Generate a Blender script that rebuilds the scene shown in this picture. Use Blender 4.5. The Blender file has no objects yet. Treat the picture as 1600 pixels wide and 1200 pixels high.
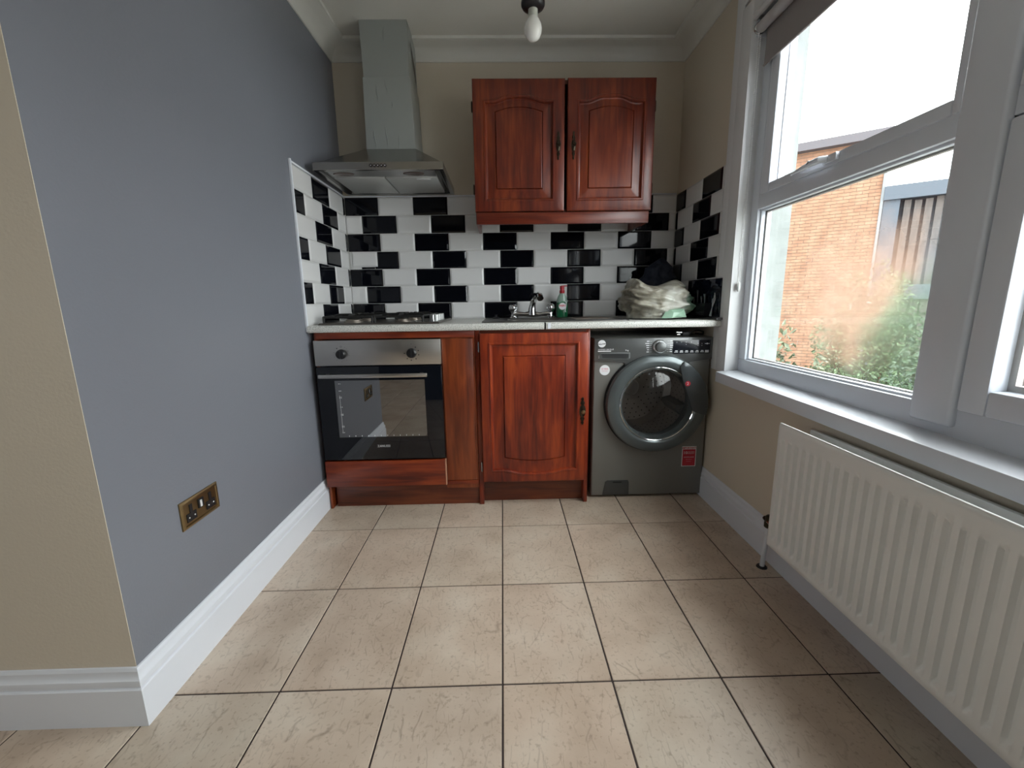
import bpy, bmesh, math, random
from mathutils import Vector, Matrix, noise
random.seed(7)
PI = math.pi
SC = bpy.context.scene
COL = SC.collection

# ------------------------------------------------------------------ camera
def camera():
    yaw, pit, rol = .0198, -.19, -.0144
    cy, sy = math.cos(yaw), math.sin(yaw); cp, sp = math.cos(pit), math.sin(pit)
    f = Vector((sy*cp, cy*cp, sp)); r = Vector((cy, -sy, 0)); u = r.cross(f)
    r2 = r*math.cos(rol) + u*math.sin(rol); u2 = -r*math.sin(rol) + u*math.cos(rol)
    cd = bpy.data.cameras.new('camera'); cd.sensor_width = 36; cd.lens = 660.6/1600*36
    cd.clip_start = .02; cd.clip_end = 300
    c = bpy.data.objects.new('camera', cd); COL.objects.link(c)
    m = Matrix((r2, u2, -f)).transposed().to_4x4(); m.translation = (.018, -1.82, 1.0274)
    c.matrix_world = m; SC.camera = c
camera()

# ------------------------------------------------------------------ overcast sky and exposure
SKY = 8.0
w = bpy.data.worlds.new('overcast_sky'); SC.world = w; w.use_nodes = True
nt = w.node_tree; nt.nodes.clear()
tc = nt.nodes.new('ShaderNodeTexCoord'); sx = nt.nodes.new('ShaderNodeSeparateXYZ')
rp = nt.nodes.new('ShaderNodeValToRGB'); bg = nt.nodes.new('ShaderNodeBackground'); wo = nt.nodes.new('ShaderNodeOutputWorld')
rp.color_ramp.elements[0].position = .0; rp.color_ramp.elements[0].color = (.70, .71, .73, 1)
rp.color_ramp.elements[1].position = .9; rp.color_ramp.elements[1].color = (.97, .98, 1.0, 1)
nt.links.new(tc.outputs['Generated'], sx.inputs[0]); nt.links.new(sx.outputs['Z'], rp.inputs[0])
nt.links.new(rp.outputs[0], bg.inputs[0]); nt.links.new(bg.outputs[0], wo.inputs[0]); bg.inputs[1].default_value = SKY
vs = SC.view_settings
vs.view_transform = 'Standard'; vs.look = 'None'; vs.gamma = 1; vs.use_curve_mapping = False
vs.exposure = 0.75
def portal(loc, sx_, sy_, rot):
    l = bpy.data.lights.new('daylight_portal', 'AREA'); l.shape = 'RECTANGLE'; l.size = sx_; l.size_y = sy_
    l.cycles.is_portal = True
    o = bpy.data.objects.new('daylight_portal', l); o.location = loc; o.rotation_euler = rot; COL.objects.link(o)
portal((1.30, -.78, 1.43), 1.5, 1.8, (0, PI/2, 0))
portal((1.30, -3.25, 1.30), 1.22, 1.5, (0, PI/2, 0))
portal((-3.36, -3.6, 1.5), 1.02, .62, (0, -PI/2, 0))

# ------------------------------------------------------------------ materials
def mat(name, col=(.8, .8, .8), rough=.5, metal=0, var=0, vscale=8, bump=0, bscale=60, spec=.5, coat=0, stretch=(1, 1, 1), trans=0, emit=None, alpha=1, ior=None):
    m = bpy.data.materials.new(name); m.use_nodes = True
    t = m.node_tree; b = t.nodes['Principled BSDF']; L = t.links
    b.inputs['Base Color'].default_value = (*col, 1); b.inputs['Roughness'].default_value = rough
    b.inputs['Metallic'].default_value = metal; b.inputs['Specular IOR Level'].default_value = spec
    b.inputs['Coat Weight'].default_value = coat; b.inputs['Transmission Weight'].default_value = trans
    if ior: b.inputs['IOR'].default_value = ior
    c = t.nodes.new('ShaderNodeTexCoord'); mp = t.nodes.new('ShaderNodeMapping')
    mp.inputs['Scale'].default_value = stretch; L.new(c.outputs['Object'], mp.inputs[0])
    if True:
        n = t.nodes.new('ShaderNodeTexNoise'); n.inputs['Scale'].default_value = vscale; n.inputs['Detail'].default_value = 4
        L.new(mp.outputs[0], n.inputs['Vector'])
        mx = t.nodes.new('ShaderNodeMix'); mx.data_type = 'RGBA'
        v = max(var, .015)
        mx.inputs[6].default_value = (*[min(1, x*(1-v)) for x in col], 1); mx.inputs[7].default_value = (*[min(1, x*(1+v)) for x in col], 1)
        L.new(n.outputs[0], mx.inputs[0]); L.new(mx.outputs[2], b.inputs['Base Color'])
    if bump:
        n2 = t.nodes.new('ShaderNodeTexNoise'); n2.inputs['Scale'].default_value = bscale; n2.inputs['Detail'].default_value = 3
        L.new(mp.outputs[0], n2.inputs['Vector'])
        bm_ = t.nodes.new('ShaderNodeBump'); bm_.inputs['Strength'].default_value = bump; bm_.inputs['Distance'].default_value = .002
        L.new(n2.outputs[0], bm_.inputs['Height']); L.new(bm_.outputs[0], b.inputs['Normal'])
    return m

def ramp(t, fac, stops):
    r = t.nodes.new('ShaderNodeValToRGB'); e = r.color_ramp.elements
    while len(e) < len(stops): e.new(.5)
    for k, (p, c) in enumerate(stops): e[k].position = p; e[k].color = (*c, 1)
    t.links.new(fac, r.inputs[0]); return r.outputs[0]

def wood(name, dark, mid, light, vertical=True, rough=.34, coat=.18):
    m = bpy.data.materials.new(name); m.use_nodes = True
    t = m.node_tree; b = t.nodes['Principled BSDF']; L = t.links
    c = t.nodes.new('ShaderNodeTexCoord'); mp = t.nodes.new('ShaderNodeMapping')
    mp.inputs['Scale'].default_value = (1, 1, .09) if vertical else (.09, 1, 1)
    L.new(c.outputs['Object'], mp.inputs[0])
    n = t.nodes.new('ShaderNodeTexNoise'); n.inputs['Scale'].default_value = 42; n.inputs['Detail'].default_value = 7; n.inputs['Distortion'].default_value = .6
    L.new(mp.outputs[0], n.inputs['Vector'])
    n2 = t.nodes.new('ShaderNodeTexNoise'); n2.inputs['Scale'].default_value = 5; n2.inputs['Detail'].default_value = 3
    mp2 = t.nodes.new('ShaderNodeMapping'); mp2.inputs['Scale'].default_value = (1.5, 1, .5) if vertical else (.5, 1, 1.5)
    L.new(c.outputs['Object'], mp2.inputs[0]); L.new(mp2.outputs[0], n2.inputs['Vector'])
    a = t.nodes.new('ShaderNodeMath'); a.operation = 'MULTIPLY_ADD'; a.inputs[1].default_value = .55
    h = t.nodes.new('ShaderNodeMath'); h.operation = 'MULTIPLY'; h.inputs[1].default_value = .45
    L.new(n2.outputs[0], h.inputs[0]); L.new(n.outputs[0], a.inputs[0]); L.new(h.outputs[0], a.inputs[2])
    L.new(ramp(t, a.outputs[0], [(.34, dark), (.5, mid), (.64, light)]), b.inputs['Base Color'])
    b.inputs['Roughness'].default_value = rough; b.inputs['Coat Weight'].default_value = coat; b.inputs['Coat Roughness'].default_value = .22
    bp = t.nodes.new('ShaderNodeBump'); bp.inputs['Strength'].default_value = .12; bp.inputs['Distance'].default_value = .001
    L.new(n.outputs[0], bp.inputs['Height']); L.new(bp.outputs[0], b.inputs['Normal'])
    return m

def glass(name, tint=(.97, .99, .98), mist=False):
    m = bpy.data.materials.new(name); m.use_nodes = True
    t = m.node_tree; t.nodes.clear(); L = t.links
    o = t.nodes.new('ShaderNodeOutputMaterial'); tr = t.nodes.new('ShaderNodeBsdfTransparent'); g = t.nodes.new('ShaderNodeBsdfGlossy')
    tr.inputs[0].default_value = (*tint, 1); g.inputs['Roughness'].default_value = .01
    lw = t.nodes.new('ShaderNodeLayerWeight'); lw.inputs[0].default_value = .5
    pw = t.nodes.new('ShaderNodeMath'); pw.operation = 'POWER'; pw.inputs[1].default_value = 5; L.new(lw.outputs['Facing'], pw.inputs[0])
    fr = t.nodes.new('ShaderNodeMath'); fr.operation = 'MULTIPLY_ADD'; fr.inputs[1].default_value = .9; fr.inputs[2].default_value = .04; L.new(pw.outputs[0], fr.inputs[0])
    mx = t.nodes.new('ShaderNodeMixShader'); L.new(fr.outputs[0], mx.inputs[0]); L.new(tr.outputs[0], mx.inputs[1]); L.new(g.outputs[0], mx.inputs[2])
    out = mx.outputs[0]
    if mist:   # condensation trapped between the panes: a scattering film, thickest in the middle
        c = t.nodes.new('ShaderNodeTexCoord'); mp = t.nodes.new('ShaderNodeMapping')
        mp.inputs['Location'].default_value = (0, .60*1.9, -.30*2.4); mp.inputs['Scale'].default_value = (0, 1.9, 2.4)
        L.new(c.outputs['Object'], mp.inputs[0])
        ln = t.nodes.new('ShaderNodeVectorMath'); ln.operation = 'LENGTH'; L.new(mp.outputs[0], ln.inputs[0])
        n = t.nodes.new('ShaderNodeTexNoise'); n.inputs['Scale'].default_value = 9; n.inputs['Detail'].default_value = 5
        L.new(c.outputs['Object'], n.inputs['Vector'])
        ad = t.nodes.new('ShaderNodeMath'); ad.operation = 'MULTIPLY_ADD'; ad.inputs[1].default_value = .5; L.new(n.outputs[0], ad.inputs[0]); L.new(ln.outputs['Value'], ad.inputs[2])
        mr = t.nodes.new('ShaderNodeMapRange'); mr.inputs[1].default_value = .45; mr.inputs[2].default_value = .95; mr.inputs[3].default_value = .8; mr.inputs[4].default_value = .0
        L.new(ad.outputs[0], mr.inputs[0])
        df = t.nodes.new('ShaderNodeBsdfTranslucent'); df.inputs[0].default_value = (.86, .9, .86, 1)
        rf = t.nodes.new('ShaderNodeBsdfRefraction'); rf.inputs['Roughness'].default_value = .28; rf.inputs['IOR'].default_value = 1.07
        m3 = t.nodes.new('ShaderNodeMixShader'); m3.inputs[0].default_value = .03; L.new(rf.outputs[0], m3.inputs[1]); L.new(df.outputs[0], m3.inputs[2])
        m2 = t.nodes.new('ShaderNodeMixShader'); L.new(mr.outputs[0], m2.inputs[0]); L.new(out, m2.inputs[1]); L.new(m3.outputs[0], m2.inputs[2])
        out = m2.outputs[0]
    L.new(out, o.inputs[0]); return m

GREY = mat('grey_wall_paint', (.19, .20, .232), .42, var=.03, vscale=1.5, bump=.25, bscale=140)
CREAM = mat('cream_wall_paint', (.63, .565, .465), .6, var=.03, vscale=2, bump=.25, bscale=140)
CEIL = mat('white_ceiling_paint', (.72, .71, .66), .75, var=.02, bump=.3, bscale=120)
COVE = mat('white_cornice_paint', (.72, .72, .68), .55)
GLOSS = mat('white_gloss_paint', (.74, .77, .83), .3, var=.015)
CASE = mat('white_casing_paint', (.74, .75, .77), .4)
UPVC = mat('sky_tinted_upvc', (.70, .74, .81), .25)  # white plastic with the bluish sky light tinted into its colour
RADM = mat('white_radiator_enamel', (.86, .87, .86), .32, bump=.06, bscale=200)
GROUT = mat('dark_brown_grout', (.045, .03, .028), .8)
WGROUT = mat('white_wall_grout', (.62, .62, .6), .7)
TBLACK = mat('black_glazed_tile', (.003, .0035, .006), .05, spec=.32)
TWHITE = mat('white_glazed_tile', (.70, .70, .70), .09, spec=.3)
WOODV = wood('mahogany_vertical', (.07, .006, .003), (.205, .023, .006), (.35, .054, .011))
WOODH = wood('mahogany_horizontal', (.07, .007, .003), (.19, .025, .006), (.30, .052, .011), vertical=False)
WOODU = wood('shaded_mahogany_vertical', (.05, .005, .003), (.135, .018, .006), (.23, .042, .011))  # same mahogany, darkened to paint in the weaker light at wall cabinet height
WOODUH = wood('shaded_mahogany_horizontal', (.05, .005, .003), (.13, .017, .006), (.21, .036, .010), vertical=False)  # horizontal grain of the shaded copy, dimmer light put into the colour
WOODC = wood('varnished_cabinet_vertical', (.08, .014, .005), (.19, .036, .009), (.29, .066, .016))
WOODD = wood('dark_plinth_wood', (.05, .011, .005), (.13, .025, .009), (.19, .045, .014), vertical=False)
STEEL = mat('brushed_steel', (.55, .53, .50), .32, metal=1, var=.05, vscale=5, stretch=(1, 60, 60))
FILM = mat('film_covered_steel', (.41, .44, .435), .38, metal=.55, var=.06, vscale=4)
CHROME = mat('chrome', (.75, .75, .76), .08, metal=1)
BRASS = mat('antique_brass', (.30, .215, .11), .38, metal=1, var=.2, vscale=40)
DBRASS = mat('dark_bronze', (.055, .045, .032), .36, metal=1, var=.3, vscale=90)
BLACKP = mat('black_plastic', (.012, .012, .014), .35)
BGLASS = mat('black_oven_glass', (.004, .005, .008), .02, spec=.5)
BWIN = mat('oven_window_glass', (.006, .008, .01), .02, spec=1.0, ior=2.3)
IRON = mat('black_cast_iron', (.012, .012, .012), .5, bump=.2)
GRAPH = mat('graphite_enamel', (.215, .215, .205), .34, metal=.3, var=.03)
GRAPHD = mat('dark_graphite_plastic', (.12, .125, .125), .24, metal=.35)
WHITEP = mat('white_print', (.75, .76, .78), .5)
REDP = mat('red_print', (.45, .02, .04), .5)
PINKP = mat('pink_print', (.7, .35, .42), .5)
SILVER = mat('silver_plastic', (.6, .62, .63), .2, metal=.8)
PLASTER = mat('bare_plaster', (.4, .33, .27), .9, bump=.6, bscale=50)
CHIP = mat('raw_chipboard', (.5, .33, .2), .9, var=.3, vscale=150, bump=.6, bscale=200)
BLIND = mat('grey_blind_fabric', (.30, .28, .28), .8, bump=.15, bscale=400)

def worktop_mat():
    m = mat('speckled_white_laminate', (.62, .62, .58), .35); t = m.node_tree; b = t.nodes['Principled BSDF']
    c = t.nodes.new('ShaderNodeTexCoord'); n = t.nodes.new('ShaderNodeTexNoise'); n.inputs['Scale'].default_value = 260; n.inputs['Detail'].default_value = 2
    t.links.new(c.outputs['Object'], n.inputs['Vector'])
    t.links.new(ramp(t, n.outputs[0], [(.36, (.3, .31, .3)), (.46, (.6, .6, .56)), (.62, (.72, .72, .69))]), b.inputs['Base Color'])
    return m
WTOP = worktop_mat()

def floor_mat():
    m = bpy.data.materials.new('beige_veined_floor_tile'); m.use_nodes = True
    t = m.node_tree; b = t.nodes['Principled BSDF']; L = t.links
    c = t.nodes.new('ShaderNodeTexCoord'); oi = t.nodes.new('ShaderNodeObjectInfo')
    cx = t.nodes.new('ShaderNodeCombineXYZ'); mu = t.nodes.new('ShaderNodeMath'); mu.operation = 'MULTIPLY'; mu.inputs[1].default_value = 37
    L.new(oi.outputs['Random'], mu.inputs[0]); L.new(mu.outputs[0], cx.inputs[0]); L.new(mu.outputs[0], cx.inputs[2])
    av = t.nodes.new('ShaderNodeVectorMath'); av.operation = 'ADD'; L.new(c.outputs['Object'], av.inputs[0]); L.new(cx.outputs[0], av.inputs[1])
    def N(sc, det=4, dist=0, vec=None):
        n = t.nodes.new('ShaderNodeTexNoise'); n.inputs['Scale'].default_value = sc; n.inputs['Detail'].default_value = det; n.inputs['Distortion'].default_value = dist
        L.new(vec or av.outputs[0], n.inputs['Vector']); return n
    def mul(a, bb, f=None):
        x = t.nodes.new('ShaderNodeMix'); x.data_type = 'RGBA'; x.blend_type = 'MULTIPLY'; x.inputs[0].default_value = 1
        if f is not None: L.new(f, x.inputs[0])
        L.new(a, x.inputs[6]); L.new(bb, x.inputs[7]); return x.outputs[2]
    n1 = N(5, 7); n3 = N(90, 3); base = ramp(t, n1.outputs[0], [(.3, (.52, .42, .335)), (.5, (.61, .505, .41)), (.7, (.67, .585, .49))])
    pale = N(3.2, 5, 1.0); x = mul(base, ramp(t, pale.outputs[0], [(.35, (.88, .86, .84)), (.55, (1, 1, 1))]))
    def cracks(sc, wd, amt, msc, m0, m1, warp, seed):
        wn = N(sc*1.3, 4); sub = t.nodes.new('ShaderNodeVectorMath'); sub.operation = 'MULTIPLY_ADD'; sub.inputs[1].default_value = (warp, warp, warp)
        L.new(wn.outputs['Color'], sub.inputs[0])
        of = t.nodes.new('ShaderNodeVectorMath'); of.operation = 'ADD'; of.inputs[1].default_value = (seed, seed*2, 0); L.new(av.outputs[0], of.inputs[0]); L.new(of.outputs[0], sub.inputs[2])
        mq = t.nodes.new('ShaderNodeMapping'); mq.inputs['Rotation'].default_value = (0, 0, seed*1.3); mq.inputs['Scale'].default_value = (1, .32, 1); L.new(sub.outputs[0], mq.inputs[0])
        v = t.nodes.new('ShaderNodeTexVoronoi'); v.feature = 'DISTANCE_TO_EDGE'; v.inputs['Scale'].default_value = sc; L.new(mq.outputs[0], v.inputs['Vector'])
        mk = N(msc, 2, 0, of.outputs[0])
        return ramp(t, v.outputs['Distance'], [(0, (1-amt, 1-amt*1.08, 1-amt*1.15)), (wd, (1, 1, 1))]), ramp(t, mk.outputs[0], [(m0, (0, 0, 0)), (m1, (1, 1, 1))])
    for a in ((5.0, .010, .30, 9, .575, .62, .06, 3.1), (11.0, .022, .22, 15, .55, .60, .025, 7.7), (26.0, .045, .17, 24, .53, .60, .008, 1.3), (19.0, .032, .17, 19, .54, .60, .012, 5.3), (30.0, .045, .15, 27, .54, .60, .006, 2.2)):
        c_, k_ = cracks(*a); x = mul(x, c_, k_)
    x = mul(x, ramp(t, n3.outputs[0], [(.32, (.80, .78, .76)), (.42, (1, 1, 1))]))
    # every tile is a little lighter or pinker than the next
    x = mul(x, ramp(t, oi.outputs['Random'], [(0, (.90, .91, .89)), (.35, (1, .985, .965)), (.7, (.96, .92, .89)), (1, (1.0, 1.0, 1.0))]))
    L.new(x, b.inputs['Base Color']); b.inputs['Roughness'].default_value = .33; b.inputs['Specular IOR Level'].default_value = .45
    bp = t.nodes.new('ShaderNodeBump'); bp.inputs['Strength'].default_value = .15; bp.inputs['Distance'].default_value = .0015
    L.new(n3.outputs[0], bp.inputs['Height']); L.new(bp.outputs[0], b.inputs['Normal'])
    return m
FTILE = floor_mat()

# ------------------------------------------------------------------ mesh helpers
ORG = {}
class MB:
    def __init__(s): s.v = []; s.f = []; s.r = []
    def add(s, vs_, fs):
        o = len(s.v); s.v += [tuple(p) for p in vs_]; g = len(s.f); s.f += [tuple(i+o for i in f) for f in fs]; s.r.append((o, len(s.v), g, len(s.f))); return s
    def box(s, x0, x1, y0, y1, z0, z1):
        return s.add([(x0, y0, z0), (x1, y0, z0), (x1, y1, z0), (x0, y1, z0), (x0, y0, z1), (x1, y0, z1), (x1, y1, z1), (x0, y1, z1)],
                     [(0, 3, 2, 1), (4, 5, 6, 7), (0, 1, 5, 4), (1, 2, 6, 5), (2, 3, 7, 6), (3, 0, 4, 7)])
    def hexa(s, p): return s.add(p, [(0, 3, 2, 1), (4, 5, 6, 7), (0, 1, 5, 4), (1, 2, 6, 5), (2, 3, 7, 6), (3, 0, 4, 7)])
    def loops(s, ls, cap0=True, cap1=True, close=True):
        n = len(ls[0]); vs_ = [p for l in ls for p in l]; fs = []
        for a in range(len(ls)-1):
            for i in range(n if close else n-1):
                j = (i+1) % n; fs.append((a*n+i, a*n+j, (a+1)*n+j, (a+1)*n+i))
        if cap0: fs.append(tuple(range(n-1, -1, -1)))
        if cap1: fs.append(tuple((len(ls)-1)*n+i for i in range(n)))
        return s.add(vs_, fs)
    def prism_y(s, poly, y0, y1):      # poly in (x, z), drawn counter-clockwise seen from -y
        return s.loops([[(x, y1, z) for x, z in poly], [(x, y0, z) for x, z in poly]])
    def prism_x(s, poly, x0, x1): return s.loops([[(x0, y, z) for y, z in poly], [(x1, y, z) for y, z in poly]])
    def prism_z(s, poly, z0, z1): return s.loops([[(x, y, z0) for x, y in poly], [(x, y, z1) for x, y in poly]])
    def cyl(s, p0, p1, r0, r1=None, n=16, cap=True):
        r1 = r0 if r1 is None else r1; p0 = Vector(p0); p1 = Vector(p1); d = (p1-p0).normalized()
        a = d.orthogonal().normalized(); b = d.cross(a)
        L = [[p+(a*math.cos(t)+b*math.sin(t))*r for t in [2*PI*i/n for i in range(n)]] for p, r in ((p0, r0), (p1, r1))]
        return s.loops(L, cap, cap)
    def tube(s, pts, r, n=10, cap=True):
        pts = [Vector(p) for p in pts]; L = []; a = None
        for i, p in enumerate(pts):
            d = (pts[min(i+1, len(pts)-1)]-pts[max(i-1, 0)]).normalized()
            a = d.orthogonal().normalized() if a is None else (a-d*a.dot(d)).normalized()
            b = d.cross(a); rr = r[i] if isinstance(r, (list, tuple)) else r
            L.append([p+(a*math.cos(t)+b*math.sin(t))*rr for t in [2*PI*k/n for k in range(n)]])
        return s.loops(L, cap, cap)
    def lathe(s, prof, c, axis='z', n=32, cap0=True, cap1=True, sx=1, sy=1):   # prof: (radius, height along axis)
        L = []
        for r, h in prof:
            l = []
            for i in range(n):
                t = 2*PI*i/n; a, b = r*math.cos(t)*sx, r*math.sin(t)*sy
                l.append({'z': (c[0]+a, c[1]+b, c[2]+h), 'y': (c[0]+a, c[1]-h, c[2]+b), 'x': (c[0]+h, c[1]+a, c[2]+b)}[axis])
            L.append(l)
        return s.loops(L, cap0, cap1)
    def each(s, name, m, parent, **k):       # every recorded piece becomes an object of its own
        out = []
        for a, b, c, d in s.r:
            q = MB(); q.v = s.v[a:b]; q.f = [tuple(i-a for i in f) for f in s.f[c:d]]; out.append(q.build(name, m, parent, **k))
        return out
    def build(s, name, m, parent=None, bevel=0, smooth=False, seg=2, loc=None, kind=None, label=None, ang=35):
        o = Vector((0, 0, 0))
        if parent is not None: o = ORG[parent.name]
        elif loc is not None: o = Vector(loc)
        me = bpy.data.meshes.new(name); me.from_pydata([tuple(Vector(p)-o) for p in s.v], [], s.f)
        bm = bmesh.new(); bm.from_mesh(me)
        bmesh.ops.recalc_face_normals(bm, faces=bm.faces)
        if bevel:
            es = [e for e in bm.edges if len(e.link_faces) == 2 and e.calc_face_angle(0) > math.radians(30)]
            bmesh.ops.bevel(bm, geom=es, offset=bevel, segments=seg, affect='EDGES', profile=.5, clamp_overlap=True)
        bm.to_mesh(me); bm.free()
        if smooth or bevel:
            for p in me.polygons: p.use_smooth = True
            me.set_sharp_from_angle(angle=math.radians(ang))
        me.materials.append(m)
        ob = bpy.data.objects.new(name, me); COL.objects.link(ob)
        if parent is not None: ob.parent = parent
        else: ob.location = o
        ORG[ob.name] = o
        if kind: ob['kind'] = kind
        if label: ob['label'] = label
        return ob

def thing(name, label, cat, loc, group=None):
    o = bpy.data.objects.new(name, None); o.location = loc; o.empty_display_size = .05; COL.objects.link(o)
    o['label'] = label; o['category'] = cat
    if group: o['group'] = group
    ORG[o.name] = Vector(loc); return o
def tag(o, label, cat, group=None):
    o['label'] = label; o['category'] = cat
    if group: o['group'] = group
    return o
def structure(name, loc=(0, 0, 0)):
    o = bpy.data.objects.new(name, None); o.location = loc; COL.objects.link(o); o['kind'] = 'structure'; ORG[o.name] = Vector(loc); return o
def B(*a): return MB().box(*a)
def smoothstep(a, b, x):
    t = min(1, max(0, (x-a)/(b-a))); return t*t*(3-2*t)

def text(s, size, x, z, y, m, parent, name='lettering', depth=.0004, align='CENTER', fn=None, sx=1.0, bold=0):
    cu = bpy.data.curves.new('t', 'FONT'); cu.body = s; cu.size = size; cu.extrude = depth; cu.align_x = align; cu.align_y = 'CENTER'
    cu.resolution_u = 2; cu.offset = bold
    to = bpy.data.objects.new('t', cu); COL.objects.link(to); dg = bpy.context.evaluated_depsgraph_get()
    me0 = bpy.data.meshes.new_from_object(to.evaluated_get(dg)); bpy.data.objects.remove(to)
    mb = MB(); fn = fn or (lambda a, b, c: (x+a*sx, y-c, z+b))
    mb.add([fn(*v.co) for v in me0.vertices], [tuple(p.vertices) for p in me0.polygons])
    bpy.data.meshes.remove(me0)
    return mb.build(name, m, parent)

# ------------------------------------------------------------------ room shell
XL, XR, YB, ZC, YF = -.902, 1.07, .832, 2.42, -.905
XW, YW = -3.2, -4.6                       # far walls of the room behind the camera
o = B(XL-.1, XL, YF+.0015, YB+.1, -.05, ZC).build('wall_left', GREY, kind='structure'); WALL_L = o
o = B(XW, XL-.0005, YF, YF+.12, -.05, ZC).build('wall_front_left', CREAM, kind='structure')
o = B(XL-.1, XR+.2, YB, YB+.12, -.05, ZC).build('wall_back', CREAM, kind='structure'); WALL_B = o
XO = 1.262                                # outer face of the right wall
mb = MB(); W1 = (-1.68, .12); W2 = (-4.0, -2.5); Z0, Z1 = .69, 2.16
mb.box(XR, XO, YW, YB+.1, -.05, .652); mb.box(XR, XO, YW, W1[0], .652, Z0); mb.box(XR, XO, W1[1], YB+.1, .652, Z0); mb.box(XR, XO, YW, YB+.1, Z1, ZC); mb.box(XR, XO, W2[0], W2[1], 1.90, Z1)
mb.box(XR, XO, W1[1], YB+.1, Z0, Z1); mb.box(XR, XO, W2[1], W1[0], Z0, Z1); mb.box(XR, XO, YW, W2[0], Z0, Z1)
WALL_R = mb.build('wall_right', CREAM, kind='structure')
mb = MB(); mb.box(XW-.1, XW, YW, -3.9, -.05, ZC); mb.box(XW-.1, XW, -3.3, YF+.1, -.05, ZC); mb.box(XW-.1, XW, -3.9, -3.3, -.05, 1.0); mb.box(XW-.1, XW, -3.9, -3.3, 2.0, ZC)
mb.build('wall_far_left', CREAM, kind='structure')
B(XW-.1, XR+.2, YW-.12, YW, -.05, ZC).build('wall_rear', mat('dim_reflection_paint', (.035, .037, .042), .6), kind='structure')  # unseen wall, coloured dark so the black tiles reflect less light
B(XW-.1, XR+.2, YW-.12, YB+.12, ZC, ZC+.06).build('ceiling', CEIL, kind='structure')

# floor: dark grout bed with separate tiles
FLOOR = B(XW-.05, XR+.1, YW-.05, YB+.05, -.07, -.0025).build('floor', GROUT, kind='structure')
TX, TY, J = .3025, .418, .0048
full = None
for c in range(-11, 4):
    for r in range(-2, 12):
        x0, x1 = c*TX+J/2, (c+1)*TX-J/2; y1, y0 = -r*TY-J/2, -(r+1)*TY+J/2
        if r < -1 or y0 < YW-.3: continue
        x0c, x1c = max(x0, XW+.001), min(x1, XR-.003); y0c, y1c = max(y0, YW+.001), min(y1, YB-.003)
        if x1c-x0c < .01 or y1c-y0c < .01: continue
        if y0 > YF and x1 < XL: continue
        if y0 > YF+.01: x0c = max(x0c, XL+.003)
        if x0c < XL and y1c > YF and x1c < XL+.02: y1c = YF-.002
        if y1c-y0c < .01: continue
        isfull = abs(x1c-x0c-(x1-x0)) < 1e-4 and abs(y1c-y0c-(y1-y0)) < 1e-4
        if isfull and full is not None:
            o = full.copy(); COL.objects.link(o); o.parent = FLOOR; o.location = (x0, y0, 0); continue
        mb = MB().box(0, x1c-x0c, 0, y1c-y0c, -.008, 0)
        o = mb.build('tile', FTILE, bevel=.0012, seg=1); o.parent = FLOOR; o.location = (x0c, y0c, 0)
        if isfull and full is None: full = o

# swept mouldings: profile (offset from wall, z), mitred corners; path has the room on its right-hand side
def sweep(path, prof, name, m, side=1):
    P = [Vector(p) for p in path]; n = len(P); L = []
    for i, p in enumerate(P):
        def nrm(a, b): d = (b-a).normalized(); return Vector((d.y, -d.x))*side
        if i == 0: mi = nrm(P[0], P[1])
        elif i == n-1: mi = nrm(P[-2], P[-1])
        else:
            a, b = nrm(P[i-1], P[i]), nrm(P[i], P[i+1]); mi = (a+b); mi /= mi.dot(a)
        L.append([(p.x+mi.x*q, p.y+mi.y*q, z) for q, z in prof])
    o = MB().loops(L).build(name, m, smooth=True, kind='structure', ang=25); return o
BASE = [(0, 0), (.017, 0), (.017, .104), (.015, .107), (.0125, .108), (.0125, .112), (.0145, .118), (.0135, .128), (.009, .134), (.007, .142), (.0075, .150), (.004, .157), (0, .158)]
sweep([(XW, YF), (XL, YF), (XL, .262)], BASE, 'baseboard_left', GLOSS)
sweep([(XR, .80), (XR, YW)], BASE, 'baseboard_right', GLOSS)
# broken bare plaster end of the left baseboard against the plinth
mb = MB()
for k in range(9):
    z = .004+k*.017; q = .012+.006*math.sin(k*2.1)
    mb.hexa([(XL+.002, .258, z), (XL+q+.012, .256, z), (XL+q+.012, .272+.004*math.sin(k), z), (XL+.002, .272, z),
             (XL+.002, .258, z+.017), (XL+q+.008, .257, z+.017), (XL+q+.009, .273, z+.017), (XL+.002, .272, z+.017)])
mb.build('trim_1', PLASTER, kind='structure')
CV = [(0, 2.343)] + [(.006, 2.343), (.006, 2.350)] + [(.006+.085*(1-math.cos(t)), 2.350+.052*math.sin(t)+.0) for t in [PI/2*k/8 for k in range(1, 9)]] + [(.097, 2.405), (.104, 2.405), (.104, 2.4205), (0, 2.4205)]
sweep([(XW, YF), (XL, YF), (XL, YB), (XR, YB), (XR, YW)], CV, 'trim_2', COVE)

# ------------------------------------------------------------------ wall tiles (metro tiles with sloping rims)
H = .1014; TZ0 = 1.6421; TXO = -.4969
def metro(fn, a0, a1, z0, z1, m, parent, lift=0, cutl=False, cutr=False):
    # fn(a, z, d): a along the wall, d out from the wall face
    j = .0011; a0 += j; a1 -= j; z0 += j; z1 -= j
    iw = .0085; L = []
    la, ra = (.001 if cutl else iw), (.001 if cutr else iw)
    for d, ia, ib, iz in ((0, 0, 0, 0), (.0038, 0, 0, 0), (.0044, .0006, .0006, .0006), (.0078, la, ra, iw), (.0082, la+.001, ra+.001, iw+.001)):
        L.append([fn(a0+ia, z0+iz, d+lift), fn(a1-ib, z0+iz, d+lift), fn(a1-ib, z1-iz, d+lift), fn(a0+ia, z1-iz, d+lift)])
    return MB().loops(L).build('tile', m, parent)
FB = lambda a, z, d: (a, YB-.001-d, z)
FL = lambda a, z, d: (XL+.001+d, a, z)
FR = lambda a, z, d: (XR-.001-d, a, z)
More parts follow.
